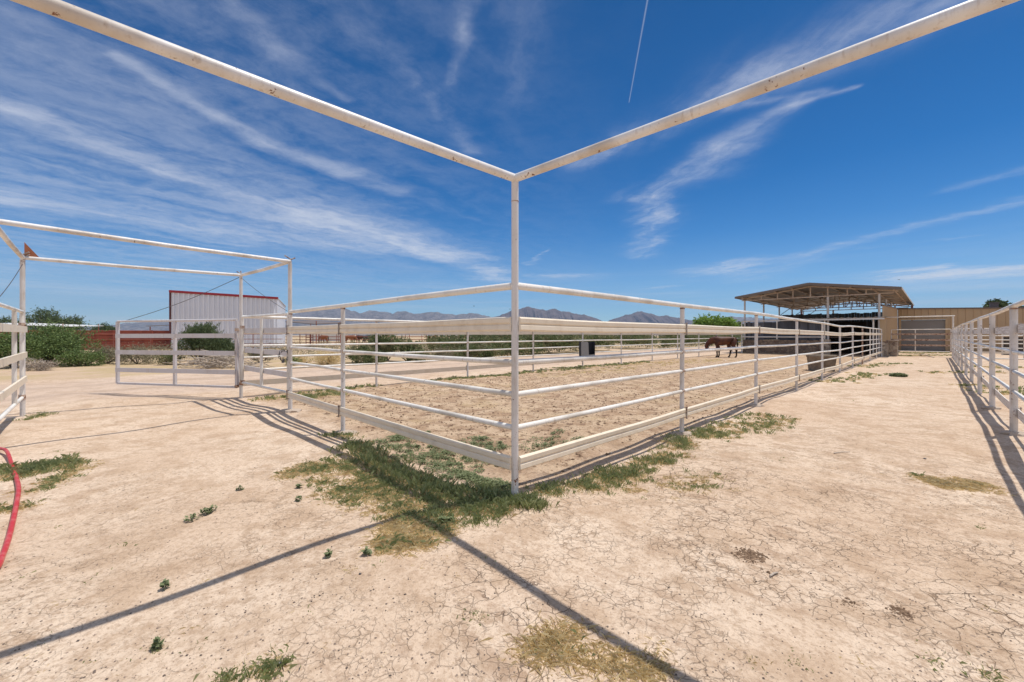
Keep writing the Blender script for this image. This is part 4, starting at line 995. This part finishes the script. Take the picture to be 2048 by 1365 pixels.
# road side shrubs, individual
sp_ = [(520, 21.5, .9, .40, 'sage', 'low grey sagebrush right of the narrow chained gate'), (600, 20.3, .9, .22, 'drygrass', 'clump of pale dry stalks seen between the gate post and first fence post'),
       (655, 20.6, 1.0, .30, 'drygrass', 'pale straw coloured dry bush at the road edge left of the green bushes'), (585, 19.5, .5, .22, 'grass', 'small bright green weed clump at the road edge near the chained gate'),
       (715, 21.5, 1.0, .52, 'scrub', 'rounded green bush right of the pale straw bush'), (775, 23, 1.3, .95, 'scrub', 'tallest green bush left of centre beyond the road'), (815, 22.5, 1.0, .75, 'scrub', 'green bush leaning on the right of the tallest left bush'),
       (745, 20.6, 1.2, .36, 'scrub', 'low dark bush in front of the tallest left bush'), (840, 21.8, .9, .36, 'scrub', 'low dark bush trailing right of the green group'), (885, 24, .9, .35, 'sage', 'greyish sagebrush left of the centre fence post'),
       (945, 24, 1.1, .45, 'scrub', 'olive bush just right of the second far fence post'), (975, 24.5, .9, .45, 'scrub', 'olive bush left of the tall centre post'), (925, 25.5, 1.2, .30, 'scrub', 'flat green bush low by the road left of centre')]
for i, (px_, D, rx, rz, mm, lb) in enumerate(sp_):
    bush('shrub', lb, 'bush', atD(px_, D), (rx, rx*.7, rz), int(5200*rx*(rz+.35)), .085, mm, 40+i, 14, 8, .02, 4 if mm in ('drygrass', 'sage') else 2.6, group='shrubs along the road edge', up=.5)
# thicket to the right of centre: reads as one mass
tv = []; rt = np.random.default_rng(77)
for i in range(130):
    a = 16+rt.random()**1.3*62; bb = 17.3+rt.random()**1.3*(6.5); p = ab(a-1.5, bb); hh = (.50+.42*rt.random()+.08*(bb-17.2))
    if a < 22: hh *= .75
    tv.append(leafcloud((p[0], p[1], hh*.92), (1.1+rt.random(), .9+.5*rt.random(), hh), 1500, .13, 300+i, 9, 2.6, up=.4))
o = fast_mesh('scrub_thicket', np.concatenate(tv), 4, M['scrub']); tag(o, 'dense green scrub growing as a continuous hedge along the far side of the road', 'scrub', kind='stuff')
# low desert brush and dry grass beyond
tv = []
for i in range(120):
    px_ = rt.uniform(-60, 1060); D = rt.uniform(24, 50); p = atD(px_, D); h = .12+.25*rt.random()
    if p[1] > 33 and p[0] < -22: continue
    tv.append(leafcloud((p[0], p[1], h*.9), (1.0+rt.random()*1.2, .8+rt.random(), h), 420, .11, 700+i, 8, 4.5, up=.8))
o = fast_mesh('dry_brush', np.concatenate(tv), 4, M['sage']); tag(o, 'patchy low grey brown brush on the sand between the road and the corrals', 'brush', kind='stuff')
# distant trees
dt = [(82, 95, 5.2, 1.6, 3.3, 'darktree', 'large dark spreading tree behind the red fence, leftmost of the far trees'), (125, 92, 4.6, 1.2, 2.7, 'darktree', 'dark tree joined to the right of the large spreading tree behind the red fence'),
      (20, 100, 4.5, 1.0, 2.9, 'darktree', 'dark tree seen through the white gate at the left edge'), (212, 130, 4.2, .8, 2.4, 'darktree', 'low dark tree on the horizon left of the open gate'), (186, 135, 3.0, .4, 1.5, 'darktree', 'tiny low tree on the horizon between the dark trees'),
      (1408, 75, 2.6, 1.2, 2.2, 'lime', 'bright green leafy tree left of the canopy, left half of the pair'), (1445, 72, 2.6, 1.3, 2.3, 'lime', 'bright green leafy tree left of the canopy, right half of the pair'),
      (1477, 90, 1.4, .7, 2.2, 'darktree', 'small dark conical tree beside the canopy front post'), (1992, 75, 1.7, 5.4, 1.5, 'darktree', 'round dark tree rising above the tan building roof'),
      (2052, 80, 1.6, 4.9, 1.4, 'darktree', 'dark tree top above the tan building at the right edge')]
for i, (px_, D, rr0, th_, rz, mm, lb) in enumerate(dt):
    tree('tree', lb, atD(px_, D), th_, (rr0, rr0*.8, rz), 6500, .30, mm, 900+i, 16)

# ---------------------------------------------------------------- grass and weeds near the fences
gv = {'g': [], 'd': []}
def blades(A, B, hw, n, hmin, hmax, mixdry, lean=.5, wd=.0018, clump=1.0):
    n = int(n*(.85 if wd < .003 else .6)); hmax *= .85
    """tufts of blades in a capsule on the ground between two points"""
    r = rng; A, B = np.array(A, float), np.array(B, float); d = B-A; L = np.linalg.norm(d)+1e-6; nn = np.array([-d[1], d[0]])/L
    nt = max(1, int(n/20/clump))
    tc = A+d*r.random(nt)[:, None]+nn*(np.clip(r.normal(size=nt), -2.2, 2.2)*hw*.62)[:, None]+r.normal(size=(nt, 2))*hw*.15
    keep = (np.sin(tc[:, 0]*5.3+1)*np.sin(tc[:, 1]*6.1+2)+np.sin(tc[:, 0]*13+tc[:, 1]*11)*.6 > -.55) | (r.random(nt) < .25)
    tc = tc[keep]; nt = len(tc)
    if nt == 0: return
    dry = r.random(nt) < mixdry; k = r.integers(0, nt, n); p = tc[k]+r.normal(size=(n, 2))*np.where(r.random((n, 1)) < .6, .016, .050)
    h = (hmin+(hmax-hmin)*r.random(n)**1.4)*(.5+.85*r.random(nt))[k]; dr = dry[k]; h = np.where(dr, h*.6, h)
    an = r.random(n)*6.283; ln = (lean*(.3+r.random(n)))*np.where(dr, 2.0, 1.0)
    ox, oy = np.cos(an)*ln*h, np.sin(an)*ln*h; z = gz(p[:, 0], p[:, 1])-.004
    w2 = r.random(n)*6.283; wx, wy = np.cos(w2)*wd*(.6+r.random(n)), np.sin(w2)*wd*(.6+r.random(n))
    base1 = np.stack([p[:, 0]-wx, p[:, 1]-wy, z], -1); base2 = np.stack([p[:, 0]+wx, p[:, 1]+wy, z], -1)
    m2 = np.stack([p[:, 0]+ox*.4+wx*.6, p[:, 1]+oy*.4+wy*.6, z+h*.62], -1)
    tip = np.stack([p[:, 0]+ox, p[:, 1]+oy, z+h*(1-.35*np.minimum(ln, 1.5))], -1)
    q = np.stack([base1, base2, m2, tip], 1)
    gv['g'].append(q[~dr].reshape(-1, 3)); gv['d'].append(q[dr].reshape(-1, 3))
G_ = at
blades(G_(640, 925), G_(800, 1015), .26, 6500, .02, .06, .6, .9)
blades(G_(720, 990), G_(850, 1040), .14, 3500, .02, .06, .6, .9)
blades(G_(770, 1060), G_(900, 1075), .10, 2600, .02, .05, .97, 1.3)
blades(G_(880, 1060), G_(960, 1050), .05, 900, .02, .06, .3, .8)
# under the left leg and round the corner
blades(G_(700, 895), G_(880, 985), .16, 9500, .03, .12, .34)
blades(G_(860, 985), G_(1020, 1000), .14, 5600, .03, .11, .36)
blades(G_(690, 930), G_(860, 1020), .24, 7000, .03, .07, .6, .8)
blades(G_(850, 1040), G_(1000, 1020), .18, 5000, .03, .08, .45, .7)
blades(G_(1000, 1015), G_(1090, 1010), .08, 3000, .04, .11, .2)
blades(G_(1060, 995), G_(1240, 940), .13, 4200, .03, .08, .4, .6)
blades(G_(1180, 975), G_(1350, 905), .18, 5600, .03, .09, .4, .6)
blades(G_(1330, 905), G_(1420, 860), .16, 3000, .03, .09, .4, .6)
blades(G_(1260, 985), G_(1440, 960), .22, 1500, .02, .06, .6, .9)
blades(G_(1380, 880), G_(1560, 832), .30, 6000, .03, .09, .45, .7)
blades(G_(560, 955), G_(660, 930), .14, 2400, .02, .06, .88, 1.1)
blades(G_(640, 960), G_(720, 1000), .14, 1600, .02, .06, .7, 1.1)
blades(G_(760, 1105), G_(870, 1085), .08, 3600, .02, .06, .93, 1.3)
blades(G_(810, 1050), G_(900, 1060), .10, 1800, .02, .06, .85, 1.2)
blades(G_(0, 950), G_(150, 925), .20, 5500, .03, .09, .35, .7)
blades(G_(60, 985), G_(200, 920), .10, 2200, .02, .05, .75, 1.0)
blades(G_(-20, 1020), G_(60, 1005), .10, 900, .02, .05, .8, 1.0)
blades(G_(1030, 1300), G_(1160, 1260), .05, 1100, .02, .05, .985, 1.3)
blades(G_(1070, 1290), G_(1330, 1345), .09, 2400, .02, .05, .985, 1.3)
blades(G_(500, 1350), G_(560, 1340), .04, 300, .02, .05, .6, 1.0)
blades(G_(440, 1362), G_(540, 1362), .03, 260, .02, .05, .3, .8)
blades(G_(1850, 965), G_(1980, 970), .12, 3800, .02, .06, .985, 1.4)
blades(G_(500, 800), G_(700, 790), .22, 3500, .03, .09, .3, .7, .006)
blades(G_(600, 800), G_(680, 785), .2, 1500, .03, .09, .4, .7, .006)
blades(G_(50, 843), G_(100, 826), .10, 700, .03, .07, .3, .7)
blades(G_(660, 870), G_(720, 880), .12, 800, .03, .08, .3, .7)
for (A, B, hw, n, dr) in ((G_(1640, 765), G_(1760, 748), .5, 3800, .55), (G_(1700, 735), G_(1800, 727), .5, 2500, .4), (G_(1790, 712), G_(1905, 711), .5, 7000, .55), (G_(1800, 707), G_(1905, 706), .8, 9000, .25),
                          (G_(1850, 746), G_(2000, 745), .35, 2500, .75), (G_(1940, 770), G_(2048, 790), .5, 2500, .6), (G_(1960, 735), G_(2048, 735), .8, 3500, .7),
                          (G_(600, 792), G_(760, 770), .22, 2500, .4), (G_(840, 765), G_(1060, 745), .25, 4500, .25), (G_(1060, 746), G_(1300, 724), .4, 6500, .35), (G_(1110, 738), G_(1230, 730), .3, 2500, .1),
                          (G_(1480, 706), G_(1520, 704), .3, 900, .1)):
    blades(A, B, hw, n, .04, .11, dr, .7, .009)
# straw scattered near the horse and in the pen
blades(G_(1270, 730), G_(1440, 720), .9, 6500, .03, .08, 1.0, 1.8, .008)
blades(G_(1080, 752), G_(1280, 735), .5, 3500, .03, .07, .95, 1.8, .008)
# single small tufts scattered over the yard
for i in range(150):
    a = rng.uniform(-1.6, 12); bb = rng.uniform(-3.0, -.4) if rng.random() < .7 else rng.uniform(-1, 4)
    p = ab(a, bb) if rng.random() < .55 else at(rng.uniform(0, 1000), rng.uniform(900, 1360))
    blades(p, p+.02, .02, int(rng.integers(5, 20)), .008, .028, .75, 1.1)
for px_, py_, n in ((640, 1310, 60), (310, 1300, 90), (955, 1245, 120), (430, 1360, 160), (510, 1355, 200), (700, 1160, 50), (1500, 1320, 80), (1290, 1340, 80), (1870, 1310, 160), (1980, 1340, 200), (1590, 1320, 90), (1770, 1280, 80), (1960, 1060, 40), (1890, 1035, 40)):
    p = at(px_, py_); blades(p, p+.03, .015, int(n*.6), .012, .035, .5, .9)
for key, nm, mm, lb in (('g', 'green_grass', 'grass', 'green grass tufts growing along the fence lines'), ('d', 'dry_grass', 'drygrass', 'yellow dry grass and straw scattered beside the fences')):
    o = fast_mesh(nm, np.concatenate(gv[key]), 4, M[mm]); tag(o, lb, 'grass', kind='stuff')
# broad leaved weeds
def weed_verts(p, R, n, r, leaf=.018, hgt=.032):
    an = r.random(n)*6.283; q = R*np.sqrt(r.random(n)); x = p[0]+np.cos(an)*q; y = p[1]+np.sin(an)*q
    z = gz(x, y)+hgt*r.random(n)*(1-.5*q/R)+.006
    c = np.stack([x, y, z], -1); d = np.stack([np.cos(an+r.normal(size=n)*.9), np.sin(an+r.normal(size=n)*.9), .1+.5*r.random(n)], -1); d /= np.linalg.norm(d, axis=1)[:, None]
    s_ = np.cross(d, np.array([0, 0, 1])+r.normal(size=(n, 3))*.3); s_ /= np.linalg.norm(s_, axis=1)[:, None]
    L = (leaf*(.6+.9*r.random(n)))[:, None]
    return np.stack([c-d*L*.5, c+s_*L*.32, c+d*L*.6, c-s_*L*.32], 1).reshape(-1, 3)
wv_ = []
def weeds(A, B, hw, n):
    A, B = np.array(A), np.array(B); d = B-A; nn = np.array([-d[1], d[0]])/np.linalg.norm(d)
    for i in range(n):
        p = A+d*rng.random()+nn*np.clip(rng.normal(), -2, 2)*hw*.55
        if (p-C0)@U < .06: p = p+U*.12
        wv_.append(weed_verts(p, rng.uniform(.03, .11), int(rng.integers(25, 90)), rng))
weeds(G_(760, 885), G_(960, 945), .42, 150)
weeds(G_(930, 880), G_(1010, 895), .22, 34)
weeds(G_(900, 950), G_(1010, 985), .12, 60)
weeds(G_(1050, 900), G_(1150, 870), .25, 26)
weeds(G_(780, 880), G_(860, 870), .12, 24)
o = fast_mesh('pen_weeds', np.concatenate(wv_), 4, M['weed']); tag(o, 'low broad leaved weeds covering the soil in the near corner of the pen', 'weeds', kind='stuff')
ind = [((372, 1047), (428, 1024), 'largest creeping weed alone on the dirt in the left foreground'), ((865, 1058), (905, 1048), 'leafy weed beside the shadow crossing below the corner post'), ((588, 977), (600, 977), 'small weed on bare dirt, upper of two left of the grass'),
       ((596, 1005), (600, 1003), 'small weed on bare dirt, lower of two left of the grass'), ((478, 981), (490, 980), 'small weed midway between the hose and the fence grass'), ((312, 1299), (316, 1297), 'tiny leafy weed in the bottom left corner'), ((328, 1180), (331, 1178), 'tiny weed just above the long left shadow'),
       ((655, 1126), (660, 1124), 'tiny weed above the long left shadow nearer the corner'), ((735, 1123), (737, 1121), 'tiny weed close to the yellow dry grass patch'), ((1795, 753), (1806, 752), 'dark green weed in the middle of the dirt alley')]
for i, (p0, p1, lb) in enumerate(ind):
    A, B = at(*p0), at(*p1); L = np.linalg.norm(B-A); R = (.016 if A[1] < 2.6 else .024) if L < .1 else .045; vs = []
    if i == 9: R = .22; L = .1
    for k in range(max(1, int(L/.05))): vs.append(weed_verts(A+(B-A)*rng.random(), R, 34 if i != 9 else 500, rng, .024 if i != 9 else .05, .05 if i != 9 else .14))
    v = np.concatenate(vs); c = v.mean(0); c[2] = 0; o = fast_mesh('weed', v-c, 4, M['weed']); o.location = c; tag(o, lb, 'weed', 'single weeds on the bare dirt')
    # short stem
# pebbles and clods
def rocks(n, sampler, smin, smax, r):
    base = np.array([[1, 0, 0], [0, 1, 0], [-1, 0, 0], [0, -1, 0], [0, 0, 1], [0, 0, -1]], float)
    fc = [(0, 1, 4), (1, 2, 4), (2, 3, 4), (3, 0, 4), (1, 0, 5), (2, 1, 5), (3, 2, 5), (0, 3, 5)]; vs = []; fs = []
    for i in range(n):
        p = sampler(); s_ = smin+(smax-smin)*r.random()**3; an = r.random()*6.28; v = base*(s_*(.6+.6*r.random((6, 3))))
        v[:, 2] *= .6; c, s2 = math.cos(an), math.sin(an); v = np.stack([v[:, 0]*c-v[:, 1]*s2, v[:, 0]*s2+v[:, 1]*c, v[:, 2]], -1)
        vs.append(v+np.array([p[0], p[1], g1(p)+s_*.2])); fs += [tuple(k+6*i for k in f) for f in fc]
    return np.concatenate(vs), fs
def mk(name, n, sampler, smin, smax, m, lb, cat, kind='stuff'):
    v, f = rocks(n, sampler, smin, smax, rng); b = MB(); b.add(v, f); o = b.build(name, M[m]); tag(o, lb, cat, kind=kind)
    return o
mk('pebbles', 5000, lambda: at(rng.uniform(-20, 2068), 700+665*rng.random()**.5), .0015, .0075, 'pebble', 'small pebbles and crumbs scattered over the dry dirt', 'pebbles')
mk('soil_clods', 6500, lambda: ab(rng.uniform(.3, 22)*rng.random()**.6+.3, rng.uniform(.2, 8)), .008, .030, 'clod', 'brown clods and hoof churned crumbs in the pen soil', 'clods')
cp = [((1500, 1110), .07, 'heap of crumbled brown soil on the cracked dirt at right', 420), ((1803, 1214), .04, 'smaller crumbled soil patch near the bottom right', 160), ((1700, 1200), .05, 'sparse line of soil crumbs left of the small crumbled patch', 40)]
for i, (pxy, R, lb, n) in enumerate(cp):
    c = at(*pxy); v, f = rocks(n, lambda: c+rng.normal(size=2)*R*.6, .003, .014, rng); b = MB(); b.add(v, f); o = b.build('soil_patch', M['clod']); tag(o, lb, 'soil', kind='stuff')
for i, (A_, B_, lb) in enumerate((((1668, 911), (1700, 908), 'thin dry stick on the dirt right of the pen fence grass'), ((1540, 1150), (1556, 1143), 'short pale straw lying left of the crumbled soil heap'), ((1060, 1000), (1085, 992), 'pale stick lying in the grass at the foot of the tall post'))):
    A, B = at(*A_), at(*B_); b = MB(); b.tube([P3(A, g1(A)+.008), P3((A+B)/2+.004, g1(A)+.012), P3(B, g1(B)+.007)], [.006, .005, .003], 6); tag(b.build('stick', M['twig']), lb, 'stick')
# stones
for (pxy, s_, lb) in (((557, 1336), .018, 'smooth dark grey stone in the bottom left foreground'), ((720, 1163), .012, 'small dark stone in the left foreground dirt'), ((1850, 918), .02, 'bluish pebble on the dirt near the right dry grass patch')):
    c = at(*pxy); v, f = rocks(1, lambda: c, s_, s_*1.01, rng); b = MB(); b.add(v, f, True); o = b.build('stone', M['cable']); tag(o, lb, 'stone')
# stick in the alley end grass
b = MB(); A, B = at(1840, 712), at(1868, 716); b.tube([P3(A, .10), P3((A+B)/2, .08), P3(B, .03)], [.04, .035, .02], 7); tag(b.build('log', M['twig']), 'grey log lying in the grass before the alley end gate', 'log')

# ---------------------------------------------------------------- horses
def skin_mesh(name, verts, edges, radii):
    me = bpy.data.meshes.new(name+'_cage'); me.from_pydata(verts, edges, []); o = bpy.data.objects.new(name+'_cage', me); COL.objects.link(o)
    sk = o.modifiers.new('skin', 'SKIN'); sk.use_smooth_shade = True; sk.branch_smoothing = .6
    for i, rv in enumerate(radii): me.skin_vertices[0].data[i].radius = rv if isinstance(rv, tuple) else (rv, rv)
    me.skin_vertices[0].data[0].use_root = True
    ss = o.modifiers.new('sub', 'SUBSURF'); ss.levels = 2; ss.render_levels = 2
    dg_ = bpy.context.evaluated_depsgraph_get(); ev = o.evaluated_get(dg_); out = bpy.data.meshes.new_from_object(ev); out.name = name
    bpy.data.objects.remove(o); return out
# x forward (horse faces -x after rotation), y left, z up
HV = [(-.42, 0, 1.10), (-.15, 0, 1.05), (.12, 0, 1.02), (.36, 0, 1.05), (.52, 0, 1.11), (.68, 0, 1.05), (.82, 0, .95), (.93, 0, .84), (.985, 0, .72), (.965, 0, .58), (.95, 0, .47), (-.62, 0, 1.12)]
HE = [(0, 1), (1, 2), (2, 3), (3, 4), (4, 5), (5, 6), (6, 7), (7, 8), (8, 9), (9, 10), (0, 11)]
HR = [(.32, .36), (.33, .37), (.35, .40), (.32, .38), (.22, .30), (.15, .23), (.11, .18), (.09, .135), (.095, .13), (.07, .09), (.058, .066), (.23, .27)]
def leg(root, pts):
    p = root
    for (v, r_) in pts: HV.append(v); HR.append((r_, r_)); HE.append((p, len(HV)-1)); p = len(HV)-1
leg(11, [((-.60, .15, .92), .19), ((-.52, .16, .74), .14), ((-.74, .16, .50), .075), ((-.74, .15, .27), .048), ((-.74, .15, .13), .045), ((-.70, .15, .035), .055)])
leg(0, [((-.44, -.15, .90), .19), ((-.34, -.16, .74), .14), ((-.50, -.16, .50), .075), ((-.45, -.15, .27), .048), ((-.43, -.15, .13), .045), ((-.38, -.15, .035), .055)])
leg(3, [((.40, .14, .88), .15), ((.36, .15, .70), .10), ((.385, .15, .43), .062), ((.375, .15, .25), .044), ((.37, .15, .12), .042), ((.42, .15, .035), .055)])
leg(3, [((.36, -.14, .88), .15), ((.23, -.15, .70), .10), ((.20, -.15, .43), .062), ((.19, -.15, .25), .044), ((.19, -.15, .12), .042), ((.24, -.15, .035), .055)])
horse_me = skin_mesh('body', HV, HE, HR)
def f_coat(c1, c2, leg_):
    def fn(t, b):
        tc = t.node('ShaderNodeTexCoord').outputs['Object']; x, y, z = t.xyz(tc); n = t.noise(tc, 3.5, 4, .6)
        c = t.mix(t.ramp(n, .35, .65), c1, c2); c = t.mix(t.ramp(z, .62, .40), c, leg_)
        c = t.mix(t.m('MULTIPLY', t.m('GREATER_THAN', x, .93), t.m('MULTIPLY', t.m('LESS_THAN', t.m('ABSOLUTE', y), .022), t.m('GREATER_THAN', z, .5))), c, (.6, .55, .5))
        setb(t, b, c, .55, .3)
    return mat('horse_coat', fn)
coats = [f_coat((.055, .019, .009), (.12, .040, .016), (.025, .012, .008)), f_coat((.24, .08, .03), (.30, .12, .05), (.10, .04, .02)), f_coat((.05, .045, .045), (.10, .09, .09), (.03, .03, .03)), f_coat((.06, .028, .016), (.09, .04, .02), (.02, .012, .01))]
M['mane'] = mat('black_hair', lambda t, b: setb(t, b, t.mix(t.noise(pos(t), 30, 3), (.018, .01, .007), (.05, .024, .014)), .5, .4))
M['hoof'] = mat('hoof_horn', lambda t, b: setb(t, b, (.03, .022, .018), .5, .3))
M['eye'] = mat('eye_black', lambda t, b: setb(t, b, (.005, .004, .004), .15, .5))
horse_me.materials.append(coats[0])
def tube_mesh(name, chains, m, sm=None):
    b = MB()
    for pts, rs in chains: b.tube(pts, rs, 8)
    me = bpy.data.meshes.new(name); me.from_pydata(b.v, [], b.f); me.polygons.foreach_set('use_smooth', b.sm); me.materials.append(M[m]); me.update(); return me
rh = random.Random(3)
mane = tube_mesh('mane', [([(x, .0, z), (x+.03, .05, z-.03), (x+.0, .09, z-.12-rh.random()*.05)], [.03, .035, .012]) for x, z in [(.36+.048*i, 1.40-.035*i-.0011*i*i*3) for i in range(13)]], 'mane')
tail = tube_mesh('tail', [([(-.74, y*.3, 1.22), (-.82, y, 1.08), (-.835, y*1.2, .8), (-.80, y, .5+rh.random()*.08)], [.03, .042, .04, .01]) for y in (-.03, 0, .03)], 'mane')
ears = tube_mesh('ear', [([(.86, s_*.05, .95), (.87, s_*.065, 1.0), (.865, s_*.06, 1.05)], [.022, .022, .004]) for s_ in (-1, 1)], 'mane')
hoofs = tube_mesh('hoof', [([(x+.0, y, .07), (x+.02, y, .002)], [.05, .06]) for x, y in ((-.70, .15), (-.38, -.15), (.41, .15), (.23, -.15))], 'hoof')
eyes = tube_mesh('eye', [([(.955, s_*.07, .745), (.955, s_*.083, .745)], [.02, .012]) for s_ in (-1, 1)], 'eye')
def horse(label, p, ang, coat=0, scale=1.0, group=None, parts=True):
    r = thing('horse', label, 'horse', P3(p, g1(p) if p[1] < 60 else 0), group); r.rotation_euler = (0, 0, ang); r.scale = (scale,)*3
    o = bpy.data.objects.new('body', horse_me); COL.objects.link(o); o.parent = r
    o.material_slots[0].link = 'OBJECT'; o.material_slots[0].material = coats[coat]
    for nm, me in (('mane', mane), ('tail', tail), ('ears', ears), ('hooves', hoofs), ('eyes', eyes)):
        if parts or nm in ('mane', 'tail'):
            q = bpy.data.objects.new(nm, me); COL.objects.link(q); q.parent = r
    return r
horse('brown bay horse grazing head down in the pen beside the stone stall', atD(1446, 26.6), math.radians(166), 0, 1.0)
hf = [(700, 66, 1, 10), (722, 67, 0, 190), (735, 66, 2, 5), (752, 68, 0, 175), (870, 70, 1, 75), (858, 71, 0, 100), (940, 73, 3, 20), (648, 64, 1, 160)]
hl = ['light brown horse in the far corral, leftmost of the pair by the first fence post', 'brown horse in the far corral facing left behind the first fence post', 'grey horse in the far corral right of the brown one', 'brown horse at the right end of the left far group',
      'chestnut horse seen from behind in the middle of the far corral', 'brown horse hidden partly behind the chestnut one in the middle', 'black horse in the far corral near the second far fence post', 'light brown horse beside the red corral gate']
for (px_, D, ct, an), lb in zip(hf, hl): horse(lb, atD(px_, D), math.radians(an), ct, 1.05, 'horses in the far corral', parts=False)

# birds
for i, (px_, py_, lb) in enumerate(((948, 613, 'tiny black bird in the sky left of the tall centre post'), (1020, 619, 'tiny black bird in the sky touching the tall centre post'), (1798, 560, 'tiny black bird above the canopy roof'))):
    D = 60; c = np.array([(px_-1024)/F*D, D, EYE+(HOR-py_)/F*D]); b = MB()
    b.tube([c+(-.09, 0, 0), c+(0, 0, .01), c+(.10, 0, 0)], [.01, .035, .012], 6)
    b.add([c+(-.03, 0, .01), c+(.04, 0, .01), c+(.02, -.2, .10), c+(-.02, -.22, .09), c+(-.03, 0, .02), c+(.04, 0, .02), c+(.02, -.2, .105), c+(-.02, -.22, .095)], [(0, 1, 2, 3), (7, 6, 5, 4), (0, 4, 5, 1), (1, 5, 6, 2), (2, 6, 7, 3), (3, 7, 4, 0)])
    b.add([c+(-.03, 0, .01), c+(.04, 0, .01), c+(.02, .2, .10), c+(-.02, .22, .09), c+(-.03, 0, .02), c+(.04, 0, .02), c+(.02, .2, .105), c+(-.02, .22, .095)], [(3, 2, 1, 0), (4, 5, 6, 7), (1, 5, 4, 0), (2, 6, 5, 1), (3, 7, 6, 2), (0, 4, 7, 3)])
    tag(b.build('bird', M['bird']), lb, 'bird')

# ---------------------------------------------------------------- haze: even air over the whole plain
b = MB(); b.box((0, 0, 300), 15000, 15000, 604)
hm = bpy.data.materials.new('haze_air'); hm.use_nodes = True; t = NT(hm.node_tree); t.n.clear()
out = t.node('ShaderNodeOutputMaterial'); pv = t.node('ShaderNodeVolumePrincipled'); t.l.new(pv.outputs[0], out.inputs['Volume'])
pv.inputs['Color'].default_value = (.50, .70, 1.0, 1); pv.inputs['Density'].default_value = .00008; pv.inputs['Anisotropy'].default_value = .1
o = b.build('haze', hm, kind='stuff')

for o in bpy.data.objects:
    if '_o' in o: del o['_o']
